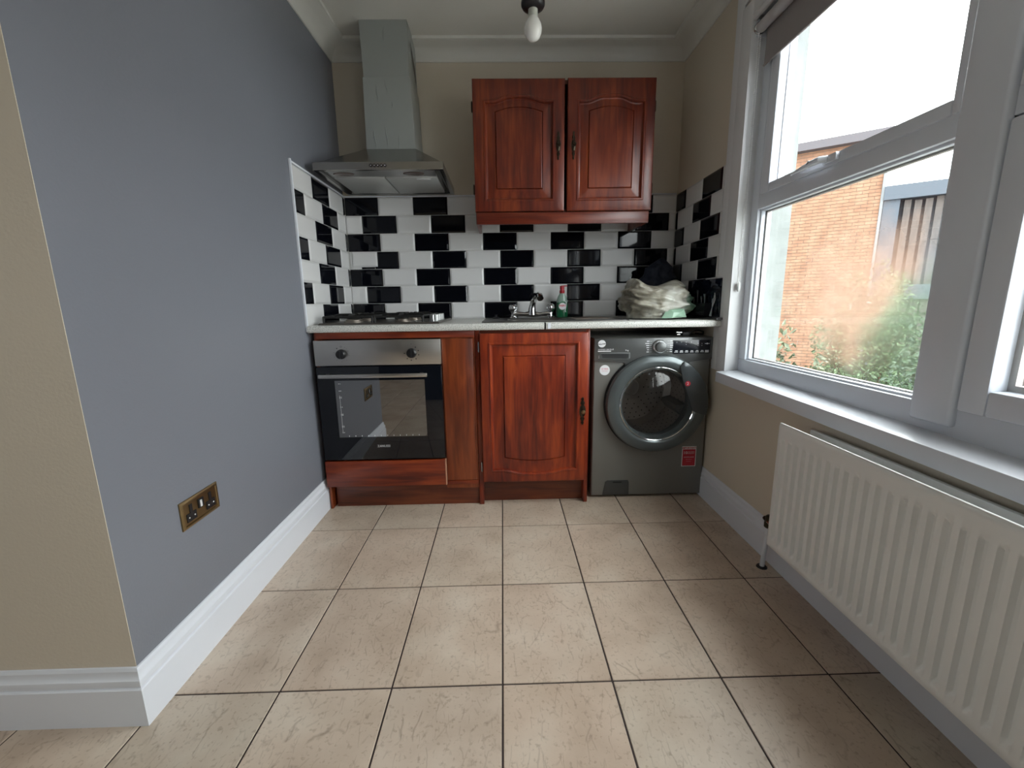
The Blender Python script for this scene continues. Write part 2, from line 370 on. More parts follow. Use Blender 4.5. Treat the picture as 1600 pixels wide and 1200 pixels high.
def course(fn, a_lo, a_hi, r, black_at, conv, parent, skip=None):
    """black_at: first black tile start (in half tiles); conv maps half-tile units to the wall coordinate"""
    z1 = TZ0-r*H; z0 = z1-H
    if r == 6: z0 = .936
    k = black_at-12
    while k < 20:
        for s, m in ((k, TBLACK), (k+2, TWHITE)):
            p, q = conv(s), conv(s+2)
            if p > q: p, q = q, p
            lo, hi = max(p, a_lo), min(q, a_hi)
            if hi-lo < .006: continue
            if skip and skip(s): continue
            metro(fn, lo, hi, z0, z1, m, parent, cutl=lo > p+.001, cutr=hi < q-.001)
        k += 4
B(XL+.0005, XR-.0005, YB-.003, YB-.0005, .93, TZ0).build('grout', WGROUT, WALL_B)
B(XL+.0005, XL+.003, .19, YB-.003, .93, TZ0).build('grout', WGROUT, WALL_L)
B(XR-.003, XR-.0005, .268, YB-.003, .93, TZ0).build('grout', WGROUT, WALL_R)
for r in range(7):
    ev = r % 2 == 0
    course(FB, XL+.0092, XR-.0092, r, 0 if ev else 1, lambda k: TXO+k*H, WALL_B, skip=(lambda s: r == 3 and s in (-3, -5)))
    # left wall: half tiles counted towards the camera from y = .4998
    course(FL, .198, YB-.0095, r, -1 if ev else -2, lambda k: .4998-k*.1012, WALL_L)
    course(FR, .270, YB-.0095, r, 0 if ev else -1, lambda k: .4955-k*.1012, WALL_R)
# the odd patch in the fourth course: a short black tile with a raised white one beside it
z1 = TZ0-3*H; z0 = z1-H
metro(FB, TXO-3*H+.06, TXO-1*H, z0, z1, TBLACK, WALL_B, cutl=True)
metro(FB, XL+.028, TXO-3*H+.078, z0+.013, z1, TWHITE, WALL_B, lift=.006)
metro(FB, XL+.011, XL+.027, z0, z1, TWHITE, WALL_B, cutr=True)
MB().box(TXO-3*H-.02, TXO-3*H+.058, YB-.006, YB-.001, z0+.001, z0+.012).build('tile', TBLACK, WALL_B)
MB().box(XL+.028, TXO-3*H-.022, YB-.006, YB-.001, z0+.001, z0+.012).build('tile', TWHITE, WALL_B)
# white edge strips
B(XL, XL+.011, .187, .197, .905, TZ0+.016).build('edge_strip', GLOSS, WALL_L, bevel=.002)
MB().box(XL, XL+.010, .196, YB-.003, TZ0+.001, TZ0+.010).build('edge_strip', GLOSS, WALL_L, bevel=.002)
B(XL+.01, XR-.008, YB-.010, YB, TZ0+.001, TZ0+.008).build('edge_strip', GLOSS, WALL_B, bevel=.002)

# ------------------------------------------------------------------ window casing, reveal lining, sill
def ring_x(mb, x0, x1, y0, y1, z0, z1, t, bottom=True):
    mb.box(x0, x1, y1-t, y1, z0, z1); mb.box(x0, x1, y0, y0+t, z0, z1); mb.box(x0, x1, y0+t, y1-t, z1-t, z1)
    if bottom: mb.box(x0, x1, y0+t, y1-t, z0, z0+t)
mb = MB()
ring_x(mb, 1.055, XR, W1[0]-.09, .205, .69, 2.222, .085, False)
ring_x(mb, 1.0595, XR, W1[0]-.13, .262, .69, 2.30, .06, False)
mb.build('trim_3', CASE, kind='structure', bevel=.002)
mb = MB(); ring_x(mb, 1.052, 1.116, W1[0]-.002, .1225, .69, 2.1625, .006, False)
mb.build('trim_4', CASE, kind='structure', bevel=.001)
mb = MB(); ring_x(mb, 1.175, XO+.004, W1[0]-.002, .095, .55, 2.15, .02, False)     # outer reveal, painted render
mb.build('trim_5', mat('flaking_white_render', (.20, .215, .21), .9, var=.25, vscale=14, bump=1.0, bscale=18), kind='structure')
# sill board (very slightly out of level, as photographed)
def zs(y): return .6955+(y-.13)*.016
MB().hexa([(1.018, -1.75, zs(-1.75)-.048), (1.12, -1.75, zs(-1.75)-.048), (1.12, .128, zs(.128)-.048), (1.018, .128, zs(.128)-.048),
           (1.018, -1.75, zs(-1.75)), (1.12, -1.75, zs(-1.75)+.008), (1.12, .128, zs(.128)+.008), (1.018, .128, zs(.128))]).build('window_sill', GLOSS, bevel=.003, kind='structure')

def window(name, ya, yb, ymul, detail=True, zt=2.158):
    """ya < yb, frame face at x = 1.115; ymul = (low, high) of the mullion"""
    R = structure(name, (1.115, yb, .70)); X0, X1 = 1.115, 1.178
    TL, TH = 1.402, 1.462
    mb = MB(); mb.box(X0, X1, yb-.052, yb, .7575, zt); mb.box(X0, X1, ya, ya+.052, .7575, zt)
    mb.box(X0, X1, ya+.052, yb-.052, zt-.05, zt); mb.box(X0, X1, ya, yb, .652, .7575)
    mb.box(X0+.001, X1, yb-.0775, yb-.052, TH, zt-.05)
    mb.build('window_frame', UPVC, R, bevel=.004)
    B(1.098, X1, ymul[0], ymul[1], .712, zt-.001).build('mullion', UPVC, R, bevel=.009, seg=3)
    B(X0-.002, X1, ymul[1], yb-.052, TL, TH).build('transom', UPVC, R, bevel=.004)
    B(X0-.002, X1, ya+.052, ymul[0], TL, TH).build('transom', UPVC, R, bevel=.004)
    # upper opening sashes
    for p, q in ((ymul[1]-.004, yb-.078+.004*0), (ya+.05, ymul[0]-.006)):
        mb = MB(); t = .048; z0, z1 = TH-.006, zt-.046
        mb.box(1.106, 1.17, q-t-.03*0, q, z0, z1); mb.box(1.106, 1.17, p, p+t*.6, z0, z1); mb.box(1.106, 1.17, p+t*.6, q-t, z1-.045, z1); mb.box(1.106, 1.17, p+t*.6, q-t, z0, z0+.036)
        s = mb.build('sash', UPVC, R, bevel=.005)
        B(1.1525, 1.1555, p+.02, q-.04, z0+.03, z1-.04).build('pane', glass('clear_glass'), s)
        mb = MB(); ring_x(mb, 1.140, 1.152, p+.026, q-.044, z0+.033, z1-.043, .008); mb.build('glazing_bead', UPVC, s)
    # fixed light, lower left
    p, q = ymul[1], yb-.052
    mb = MB(); ring_x(mb, 1.128, 1.146, p-.002, q+.002, .755, TL+.002, .010); mb.build('glazing_bead', UPVC, R, bevel=.003)
    pn = B(1.1475, 1.1505, p, q, .757, TL).build('pane', glass('clear_glass2' if detail else 'clear_glass5'), R)
    if detail: MB().add([(1.157, p, .757), (1.157, q, .757), (1.157, q, TL), (1.157, p, TL)], [(0, 1, 2, 3)]).build('condensation_film', glass('misted_glass', mist=True), pn)
    mb = MB(); ring_x(mb, 1.151, 1.164, p, q, .757, TL, .012); mb.build('spacer_bar', mat('spacer_aluminium', (.32, .28, .27), .4, metal=.3), R)
    # casement, lower right
    p, q = ya+.05, ymul[0]-.002; z0, z1 = .7565, TL-.004
    mb = MB(); ring_x(mb, 1.106, 1.17, p, q, z0, z1, .060); s = mb.build('sash', UPVC, R, bevel=.006)
    mb = MB(); ring_x(mb, 1.1485, 1.164, p+.058, q-.058, z0+.058, z1-.058, .016); mb.build('spacer_bar', bpy.data.materials['spacer_aluminium'], s)
    B(1.1435, 1.1465, p+.056, q-.056, z0+.056, z1-.056).build('pane', glass('clear_glass3'), s)
    # dark rubber gaskets in the gaps beside the sashes
    mb = MB(); mb.box(1.117, 1.122, ymul[0]-.004, ymul[0]+.001, z0, z1+.01); mb.box(1.1135, 1.118, yb-.0785, yb-.0755, TH, zt-.048)
    mb.each('gasket', BLACKP, R)
    return R
WIN = window('window_1', W1[0], W1[1], (-.852, -.745))
# espagnolette handle on the transom sash
hp = MB(); hp.box(1.092, 1.107, -.378, -.318, 1.464, 1.488); h = hp.build('window_handle', UPVC, WIN, bevel=.004)
mb = MB().tube([(1.094, -.341, 1.477), (1.078, -.326, 1.478), (1.074, -.296, 1.477), (1.074, -.236, 1.473), (1.076, -.19, 1.470)], [.010, .011, .010, .007, .0045], 10)
mb.build('lever', UPVC, h, smooth=True)
MB().cyl((1.078, -.288, 1.478), (1.066, -.284, 1.482), .007, n=12).build('lock_button', BLACKP, h, smooth=True)
window('fill_light_window_2', W2[0], W2[1], (-3.30, -3.20), False, 1.898)  # unseen window added for fill light, head lowered to dim the upper walls
R3 = structure('fill_light_window_3', (XW-.06, -3.6, 1.0)); mb = MB()  # unseen small window, added to light the room from the far left
mb.box(XW-.09, XW-.03, -3.9, -3.85, 1.0, 2.0); mb.box(XW-.09, XW-.03, -3.35, -3.3, 1.0, 2.0)
mb.box(XW-.09, XW-.03, -3.85, -3.35, 1.0, 1.05); mb.box(XW-.09, XW-.03, -3.85, -3.35, 1.95, 2.0); mb.build('window_frame', UPVC, R3)
B(XW-.062, XW-.058, -3.85, -3.35, 1.05, 1.95).build('pane', glass('clear_glass4'), R3)

# ------------------------------------------------------------------ roller blind with bead chain
t = thing('roller_blind', 'grey fabric roller blind drawn almost fully up above the window', 'blind', (1.088, .08, 2.11))
MB().cyl((1.0795, .110, 2.102), (1.0795, -1.66, 2.102), .0205, n=20).build('roller_tube', mat('pale_rolled_fabric', (.46, .44, .44), .8), t, smooth=True)
mb = MB(); n = 24
mb.loops([[(1.0995, .086, 2.10), (1.0995, -1.64, 2.10), (1.101, -1.64, 2.10), (1.101, .086, 2.10)], [(1.097, .086, 1.962), (1.097, -1.64, 1.962), (1.0985, -1.64, 1.962), (1.0985, .086, 1.962)]])
mb.build('blind_fabric', BLIND, t)
MB().cyl((1.098, .088, 1.96), (1.098, -1.64, 1.96), .0045, n=10).build('bottom_bar', BLIND, t, smooth=True)
mb = MB(); mb.box(1.072, 1.112, .1125, .117, 2.075, 2.135); mb.box(1.072, 1.112, .108, .117, 2.131, 2.136); mb.build('bracket', UPVC, t, bevel=.001)
mb = MB().lathe([(.020, 0), (.024, .004), (.024, .012), (.016, .016)], (1.0795, .113, 2.102), 'y', 16); mb.build('chain_wheel', SILVER, t, smooth=True)
mb = MB()
for k in range(150):
    for s in (-1, 1):
        z = 2.10-k*.0068; yy = .102+s*.004*(1-.3*smoothstep(0, 40, k)); xx = 1.079+s*.006
        r = .0029
        mb.add([(xx+r, yy, z), (xx-r, yy, z), (xx, yy+r, z), (xx, yy-r, z), (xx, yy, z+r), (xx, yy, z-r)],
               [(0, 2, 4), (2, 1, 4), (1, 3, 4), (3, 0, 4), (2, 0, 5), (1, 2, 5), (3, 1, 5), (0, 3, 5)])
mb.build('bead_chain', mat('clear_beads', (.9, .9, .9), .3), t, kind='stuff')
MB().lathe([(.004, 0), (.008, .006), (.007, .035), (.003, .042)], (1.079, .102, 1.062), 'z', 12).build('chain_weight', mat('clear_plastic', (.6, .62, .62), .3), t, smooth=True)

# ------------------------------------------------------------------ radiator
t = thing('radiator', 'white double panel radiator with vertical flutes on the wall under the window', 'radiator', (1.0, -1.05, .16))
RX, RY0, RY1, RZ0, RZ1 = .948, -1.66, -.458, .163, .612
pitch = .0333; ny = []; y = RY1
# fluted front: a height field over y and z
ys = [RY1, RY1-.004, RY1-.016]
nfl = 35
for k in range(nfl):
    c = RY1-.031-k*pitch
    for d_ in (.0125, .0095, .0080, .0065, -.0065, -.0080, -.0095, -.0125): ys.append(c+d_)
ys += [RY0+.016, RY0+.004, RY0]
zsr = [RZ0, RZ0+.004, RZ0+.018, RZ0+.028, RZ0+.036, RZ0+.044, RZ1-.058, RZ1-.050, RZ1-.044, RZ1-.030, RZ1-.012, RZ1-.004, RZ1]
def depth(y, z):
    e = 0 if (y in (RY0, RY1)) else (.0 if z in (RZ0, RZ1) else 1)
    d = 0
    if RZ0+.03 < z < RZ1-.046 and ys[2] > y > ys[-3]:
        ph = ((RY1-.031-y)/pitch+.5) % 1-.5; a = abs(ph*pitch)
        d = -.0120*(1-smoothstep(.0066, .0094, a))*smoothstep(RZ0+.030, RZ0+.040, z)*(1-smoothstep(RZ1-.054, RZ1-.047, z))
    return RX+(.004 if e == 0 else 0)-d
vs_ = [(depth(y, z), y, z) for z in zsr for y in ys]; n = len(ys)
fs = [(a*n+i, a*n+i+1, (a+1)*n+i+1, (a+1)*n+i) for a in range(len(zsr)-1) for i in range(n-1)]
mb = MB().add(vs_, fs); mb.box(RX+.0125, RX+.016, RY0, RY1, RZ0+.001, RZ1-.001)
mb.build('front_panel', RADM, t, smooth=True, ang=60)
mb = MB().box(1.035, 1.050, RY0+.02, RY1-.03, RZ0, RZ1-.012); mb.build('back_panel', RADM, t, bevel=.004)
mb = MB()
for k in range(58):
    y = RY1-.05-k*.02
    mb.box(RX+.0165, RX+.05, y-.0006, y+.0006, RZ0+.03, RZ1-.045)
mb.build('convector_fin', RADM, t, kind='stuff')
B(RX+.003, RX+.010, RY0+.002, RY1-.002, RZ1, RZ1+.004).build('top_seam', RADM, t, bevel=.0015)
mb = MB()
for y in (RY1-.16, -.97, RY0+.16): mb.box(RX+.016, 1.066, y-.012, y+.012, RZ1-.045, RZ1-.030)
mb.each('bracket', RADM, t)
MB().cyl((RX+.05, RY1-.03, RZ0+.045), (RX+.05, RY1+.028, RZ0+.045), .012, n=14).build('connector', CHROME, t, smooth=True)
v = thing('radiator_valve', 'chrome lockshield valve with white pipe at the left end of the radiator', 'valve', (RX+.055, -.375, 0))
vx, vy = RX+.052, -.385
MB().lathe([(.011, 0), (.015, .004), (.015, .020), (.010, .024), (.012, .030), (.012, .045), (.007, .05)], (vx, vy, .185), 'z', 16).build('valve_body', DBRASS, v, smooth=True)
MB().cyl((vx, vy-.044, .208), (vx, vy, .208), .011, n=14).build('union_nut', CHROME, v, smooth=True)
MB().cyl((vx, vy, .208), (vx, vy+.026, .212), .010, .008, n=12).build('spindle_cap', DBRASS, v, smooth=True)
MB().tube([(vx+.012, vy+.03, .001), (vx+.008, vy+.02, .06), (vx+.002, vy+.004, .15), (vx, vy, .186)], .0085, 12).build('pipe', GLOSS, v, smooth=True)
MB().lathe([(.020, 0), (.018, .004), (.010, .006)], (vx+.012, vy+.03, .0005), 'z', 16).build('floor_collar', BLACKP, v, smooth=True)

# ------------------------------------------------------------------ socket on the left wall
t = thing('wall_socket', 'antique brass double wall socket with black inserts on the grey wall', 'socket', (XL, -.622, .443))
sy0, sy1, sz0, sz1 = -.700, -.543, .401, .485
L = []
for d, i in ((0, 0), (.004, 0), (.007, .006), (.0075, .009), (.0045, .011), (.0050, .013)):
    L.append([(XL+.0005+d, sy0+i, sz0+i), (XL+.0005+d, sy1-i, sz0+i), (XL+.0005+d, sy1-i, sz1-i), (XL+.0005+d, sy0+i, sz1-i)])
MB().loops(L).build('faceplate', BRASS, t, smooth=True, ang=20)
pinm = mat('socket_pin', (.7, .7, .7), .3)
for c in (-.664, -.583):
    mb = MB(); mb.box(XL+.0055, XL+.0075, c-.005, c+.006, .443, .468); mb.box(XL+.0055, XL+.0075, c-.019, c+.019, .419, .4435)
    s = mb.build('socket_insert', BLACKP, t)
    mb = MB()
    for q in (-.011, .011): mb.lathe([(.0022, 0), (.0022, .0012)], (XL+.0072, c+q, .431), 'x', 8)
    mb.each('pin_hole', pinm, s)
s = B(XL+.0055, XL+.009, -.6345, -.612, .440, .468).build('rocker_switch', BLACKP, t, bevel=.001)
B(XL+.009, XL+.0105, -.629, -.622, .443, .463).build('switch_mark', pinm, s)

# ------------------------------------------------------------------ base cabinets and oven
t = thing('oven_cabinet', 'mahogany-stained base unit housing the built-in oven at the left wall', 'cabinet', (-.5, .3, 0))
B(-.880, -.868, .215, .80, .0, .900).build('side_panel', WOODC, t, bevel=.001)
B(-.868, -.1185, .205, .225, .869, .900).build('top_rail', WOODH, t, bevel=.002)
B(-.280, -.119, .214, .230, .10, .868).build('filler_frame', WOODC, t)
B(-.276, -.128, .207, .2145, .144, .862).build('filler_panel', WOODC, t, bevel=.003)
B(-.278, -.119, .208, .2145, .122, .142).build('filler_rail', WOODH, t, bevel=.002)
B(-.878, -.282, .190, .214, .128, .262).build('lower_panel', WOODH, t, bevel=.002)
B(-.282, -.278, .189, .214, .128, .262).build('edge_strip', mat('bare_edge', (.5, .26, .16), .7), t)
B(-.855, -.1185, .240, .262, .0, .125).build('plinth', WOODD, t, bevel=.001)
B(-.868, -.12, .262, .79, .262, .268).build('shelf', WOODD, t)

t = thing('oven', 'built-in electric oven with steel control panel, black glass door and bar handle', 'oven', (-.578, .5, .27))
OX0, OX1 = -.876, -.279
B(OX0+.012, OX1-.012, .215, .74, .272, .855).build('oven_body', BLACKP, t)
B(OX0, OX1, .190, .214, .744, .864).build('control_panel', STEEL, t, bevel=.0015)
for k, x in enumerate((-.748, -.417)):
    kn = MB().lathe([(.0235, 0), (.0235, .004), (.021, .018), (.018, .021)], (x, .190, .799), 'y', 32).build('knob', BLACKP, t, smooth=True)
    MB().box(x-.0035, x+.0035, .162, .172, .780, .818).build('knob_grip', BLACKP, kn, bevel=.001)
    mb = MB()
    ang = [125] if k == 0 else [55, 20, -15, -55, -95, -130, -178]
    for a in ang:
        r = .034; cx, cz = x+r*math.cos(math.radians(a)), .799+r*math.sin(math.radians(a))
        mb.lathe([(.0028, 0), (.0028, .0006)], (cx, .190, cz), 'y', 8)
    if k == 0:
        for a in (60, 45, 25, -10, -50, -90, -130, 200, 165):
            r = .036; cx, cz = x+r*math.cos(math.radians(a)), .799+r*math.sin(math.radians(a)); mb.box(cx-.002, cx+.002, .1892, .190, cz-.0006, cz+.0006)
    mb.build('dial_mark', BLACKP, t, kind='stuff')
    text('°' if k else 'o', .02, x, .836, .190, mat('grey_print%d' % k, (.2, .2, .2), .5), t)
dr = B(OX0+.001, OX1-.001, .190, .212, .272, .738).build('oven_door', BGLASS, t, bevel=.0015)
B(-.792, -.363, .1885, .1898, .389, .672).build('door_window', BWIN, dr)
mb = MB()
for k in range(12): mb.box(-.745+k*.031, -.7425+k*.031, .1876, .1884, .392, .398)
for z in (.412, .44, .445, .50, .505, .54, .585, .59, .62, .655):
    mb.box(-.775, -.772, .1876, .1884, z, z+.0035); mb.box(-.768, -.765, .1876, .1884, z, z+.0035)
mb.box(-.7735, -.7728, .1876, .1884, .41, .60)
mb.build('window_print', WHITEP, dr, kind='stuff')
hd = B(-.851, -.343, .145, .158, .690, .708).build('handle', STEEL, dr, bevel=.003)
for x in (-.82, -.374): B(x-.008, x+.008, .157, .191, .693, .705).build('handle_post', STEEL, hd)
text('ZANUSSI', .016, -.580, .340, .1898, mat('light_grey_print', (.5, .5, .5), .5), dr, sx=1.0, bold=.0003)

def door_outline(x0, x1, z0, z1, arch, top=True, shape='cath', n=20):
    """loop counter-clockwise; arch raises the top (or bottom) edge"""
    def edge(u):
        if shape == 'flat' or arch == 0: return 0
        if shape == 'cath':   # flat shoulders, S-curve, round crown
            v = abs(2*u-1); return arch*(1-smoothstep(.22, .80, v)) if v > .0 else arch
        return arch*(1-(2*u-1)**2)
    pts = []
    for k in range(n+1):
        u = k/n; pts.append((x0+(x1-x0)*u, z0-(edge(u) if not top else 0)))
    for k in range(1, 7): pts.append((x1, z0+(z1-z0)*k/7))
    for k in range(n+1):
        u = 1-k/n; pts.append((x0+(x1-x0)*u, z1+(edge(u) if top else 0)))
    for k in range(1, 7): pts.append((x0, z1-(z1-z0)*k/7))
    return pts
def panel_door(name, parent, x0, x1, z0, z1, yf, th, fr, pn, top, m, arch, arch2):
    """fr = frame insets (l, r, b, t) to the arched opening, pn = insets to the raised panel"""
    L = []
    def lp(i, y, f, sh, ar): 
        L.append([(x, y, z) for x, z in door_outline(x0+f[0]+i, x1-f[1]-i, z0+f[2]+i, z1-f[3]-i, ar, top, sh)])
    o4 = (0, 0, 0, 0)
    lp(0, yf+th, o4, 'flat', 0); lp(0, yf+.006, o4, 'flat', 0); lp(.002, yf+.002, o4, 'flat', 0); lp(.007, yf, o4, 'flat', 0)
    lp(-.012, yf, fr, 'cath', arch); lp(-.008, yf-.003, fr, 'cath', arch); lp(-.003, yf-.003, fr, 'cath', arch)
    lp(.001, yf+.002, fr, 'cath', arch); lp(.003, yf+.010, fr, 'cath', arch); lp(.009, yf+.0115, fr, 'cath', arch)
    lp(-.003, yf+.0045, pn, 'arc', arch2); lp(.0, yf+.0085, pn, 'arc', arch2); lp(.002, yf+.0015, pn, 'arc', arch2); lp(.005, yf+.0002, pn, 'arc', arch2)
    return MB().loops(L).build(name, m, parent, smooth=True, ang=22)
def pull(x, z, y, parent, h=.134, s=1.0):
    prof = [(.0015, -.5), (.004, -.47), (.0065, -.43), (.0035, -.38), (.0075, -.32), (.009, -.27), (.005, -.22), (.009, -.16), (.0115, -.08), (.012, 0)]
    prof = prof+[(r, -z_) for r, z_ in prof[-2::-1]]
    mb = MB()
    L = []
    for r, q in prof: L.append([(x-r*s, y+.0005, z+q*h), (x+r*s, y+.0005, z+q*h), (x+r*s*.6, y-.004, z+q*h), (x-r*s*.6, y-.004, z+q*h)])
    mb.loops(L); hb = mb.build('handle', DBRASS, parent, smooth=True, ang=50)
    MB().lathe([(.0045, 0), (.0045, .012), (.009, .016), (.0105, .022), (.007, .027)], (x, y-.003, z), 'y', 16).build('knob', BRASS if s > 1 else DBRASS, hb, smooth=True)
    mb = MB()
    for q in (-.2, .2):
        for sg in (-1, 1): mb.lathe([(.003, 0), (.0025, .003)], (x+sg*.004, y-.003, z+q*h), 'y', 8)
    mb.each('leaf_ornament', DBRASS, hb)
def hinge(x, z, y, parent):
    mb = MB().cyl((x, y, z-.022), (x, y, z+.022), .004, n=8); mb.cyl((x, y-.001, z-.026), (x, y-.001, z+.026), .0022, n=8)
    mb.build('hinge', SILVER if z < 1 else DBRASS, parent, smooth=True)

t = thing('sink_cabinet', 'mahogany base unit with panelled door and bronze handle, between oven and washing machine', 'cabinet', (.16, .3, 0))
B(-.1175, -.094, .225, .80, 0, .900).build('side_panel', WOODV, t, bevel=.002)
B(.420, .441, .225, .80, 0, .900).build('side_panel', WOODV, t, bevel=.002)
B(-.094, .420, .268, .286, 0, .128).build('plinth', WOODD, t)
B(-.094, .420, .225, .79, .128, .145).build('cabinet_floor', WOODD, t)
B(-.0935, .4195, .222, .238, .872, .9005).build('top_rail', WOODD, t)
d = panel_door('door', t, -.094, .428, .132, .886, .196, .022, (.052, .054, .067+.0, .056), (.112, .112, .132, .112), False, WOODV, .022, .018)
pull(.404, .498, .196, d, .140, 1.35)
hinge(-.100, .82, .214, d); hinge(-.100, .21, .214, d)

# wall cabinet
t = thing('wall_cabinet', 'mahogany wall cabinet with two arched panel doors above the sink', 'cabinet', (.34, .65, 1.43))
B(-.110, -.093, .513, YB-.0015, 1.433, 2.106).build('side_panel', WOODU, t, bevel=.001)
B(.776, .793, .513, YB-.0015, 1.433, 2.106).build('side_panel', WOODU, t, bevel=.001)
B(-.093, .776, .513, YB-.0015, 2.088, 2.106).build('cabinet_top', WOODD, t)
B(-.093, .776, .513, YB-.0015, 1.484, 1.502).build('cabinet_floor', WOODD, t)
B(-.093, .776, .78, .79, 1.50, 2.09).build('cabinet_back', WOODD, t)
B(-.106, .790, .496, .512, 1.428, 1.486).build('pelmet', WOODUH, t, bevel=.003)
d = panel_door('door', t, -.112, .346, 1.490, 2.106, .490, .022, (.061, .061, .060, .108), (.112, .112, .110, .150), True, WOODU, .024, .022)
pull(.314, 1.800, .490, d); hinge(-.116, 1.985, .508, d); hinge(-.116, 1.60, .508, d)
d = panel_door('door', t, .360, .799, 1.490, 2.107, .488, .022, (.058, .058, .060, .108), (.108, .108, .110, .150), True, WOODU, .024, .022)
pull(.391, 1.800, .488, d); hinge(.803, 1.985, .508, d); hinge(.803, 1.60, .508, d)

# ------------------------------------------------------------------ worktops
def wtop(x0, x1, hx0, hx1, name, label):
    mb = MB(); z0, z1 = .9015, .9335; y0, y1 = .182, YB-.0105; hy0, hy1 = .345, .665
    prof = [(y0+.004, z0), (y0, z0+.004), (y0, z1-.008), (y0+.003, z1-.003), (y0+.009, z1), (hy0, z1), (hy0, z0)]
    mb.prism_x(prof, x0, x1); mb.box(x0, x1, hy1, y1, z0, z1)
    if hx0 > x0: mb.box(x0, hx0, hy0, hy1, z0, z1)
    if hx1 < x1: mb.box(hx1, x1, hy0, hy1, z0, z1)
    return tag(mb.build(name, WTOP, smooth=True, loc=(x0, y0, z0), ang=50), label, 'worktop')
wtop(-.893, .214, .035, .30, 'worktop', 'speckled white worktop section under the hob, running from the left wall')
wtop(.222, 1.060, .0, .365, 'worktop', 'speckled white worktop section over the washing machine')
tag(B(.2145, .2155+.006, .190, .233, .9045, .9325).build('joint_strip', BLACKP, loc=(.218, .19, .9)), 'dark gap and joint strip between the two worktops', 'strip')
tag(MB().box(.229, .243, .1795, .1815, .905, .931).build('edge_patch', GLOSS, loc=(.236, .18, .905)), 'small white edging patch beside the worktop joint', 'edging')
tag(MB().hexa([(1.028, .176, .934), (1.061, .172, .934), (1.061, .66, .934), (1.035, .64, .934), (1.028, .176, .942), (1.061, .172, .945), (1.061, .66, .942), (1.035, .64, .940)]).build('metal_strip', mat('dark_strip', (.12, .12, .13), .35, metal=.6), loc=(1.04, .4, .934)),
    'dark metal strip lying along the right end of the worktop', 'strip')
mb = MB()
for k in range(6): mb.box(1.0615, 1.069+.003*math.sin(k*1.7), .172+.003*math.sin(k*2.3), .20, .903+k*.005, .9079+k*.005)
tag(mb.build('chipboard_end', CHIP, loc=(1.065, .18, .903)), 'raw chipped end of the worktop beside the window casing', 'worktop edge')

# ------------------------------------------------------------------ hob
t = thing('gas_hob', 'black four-burner gas hob on the worktop below the extractor', 'hob', (-.575, .5, .934))
mb = MB(); L = []
for i, z in ((0, .934), (0, .938), (.006, .943), (.030, .9425), (.036, .940)):
    L.append([(-.862+i, .232+i, z), (-.286-i, .232+i, z), (-.286-i, .742-i, z), (-.862+i, .742-i, z)])
MB().loops(L).build('hob_plate', mat('dark_hob_steel', (.16, .145, .13), .3, metal=.8), t, smooth=True)
for x, y, r in ((-.74, .38, .040), (-.74, .61, .032), (-.49, .38, .032), (-.49, .61, .046)):
    bn = MB().lathe([(r+.012, 0), (r+.012, .004), (r, .006), (r, .013), (r-.004, .016)], (x, y, .940), 'z', 24).build('burner', mat('burner_alloy', (.35, .31, .27), .4, metal=.8) if (x, y) == (-.74, .38) else bpy.data.materials['burner_alloy'], t, smooth=True)
    MB().lathe([(r*.82, .0), (r*.86, .003), (r*.8, .008), (r*.3, .010)], (x, y, .956), 'z', 24).build('burner_cap', IRON, bn, smooth=True)
for x0 in (-.845, -.60):
    x1 = x0+.232; mb = MB(); z = .970
    for (a, b) in (((x0, .262), (x1, .262)), ((x1, .262), (x1, .722)), ((x1, .722), (x0, .722)), ((x0, .722), (x0, .262)), ((x0, .495), (x1, .495))):
        mb.tube([(a[0], a[1], z), (b[0], b[1], z)], .0062, 6)
    for cx_, cy_ in ((x0+.116, .38), (x0+.116, .61)):
        for a in range(4):
            dx, dy = math.cos(a*PI/2), math.sin(a*PI/2); R_ = .115
            mb.tube([(cx_+dx*R_, cy_+dy*R_, z), (cx_+dx*.085, cy_+dy*.085, z+.010), (cx_+dx*.025, cy_+dy*.025, z+.010)], .0056, 6)
    for cx_ in (x0, x1):
        for cy_ in (.262, .722): mb.cyl((cx_, cy_, .941), (cx_, cy_, z+.002), .006, n=8)
    mb.build('pan_support', IRON, t, smooth=True)
for k in range(4):
    x, y = -.322, .300+k*.075; kn = MB()
    L = []
    for r, h in ((.0205, 0), (.021, .003), (.019, .004), (.0185, .034), (.016, .036)):
        L.append([(x+(r+(.0022 if i % 2 else 0))*math.cos(2*PI*i/28), y+(r+(.0022 if i % 2 else 0))*math.sin(2*PI*i/28), .941+h) for i in range(28)])
    kn.loops(L).build('control_knob', mat('knob_silver_%d' % k, (.42, .43, .43), .28, metal=.8), t, smooth=True, ang=20)

# ------------------------------------------------------------------ sink, tap, plug, washing-up bottle
t = thing('kitchen_sink', 'stainless steel inset sink with drainer in the worktop', 'sink', (.25, .5, .934))
def rr(x0, x1, y0, y1, r, z, n=5):
    p = []
    for cx_, cy_, a0 in ((x1-r, y0+r, -90), (x1-r, y1-r, 0), (x0+r, y1-r, 90), (x0+r, y0+r, 180)):
        for k in range(n+1): a = math.radians(a0+90*k/n); p.append((cx_+r*math.cos(a), cy_+r*math.sin(a), z))
    return p
L = [rr(-.085, .64, .235, .785, .03, .934), rr(-.083, .638, .237, .783, .03, .9385), rr(-.075, .630, .245, .775, .028, .9385)]
L2 = [rr(.045, .355, .355, .655, .05, .9365), rr(.052, .348, .362, .648, .05, .925), rr(.060, .340, .370, .640, .05, .80), rr(.085, .315, .395, .615, .04, .785)]
MB().loops(L+L2, cap0=False).build('sink_bowl', mat('worn_sink_steel', (.13, .125, .12), .38, metal=.9), t, smooth=True, ang=40)
mb = MB()
for k in range(7): mb.tube([(.40, .40+k*.04, .9375), (.60, .40+k*.04, .9378)], .003, 6)
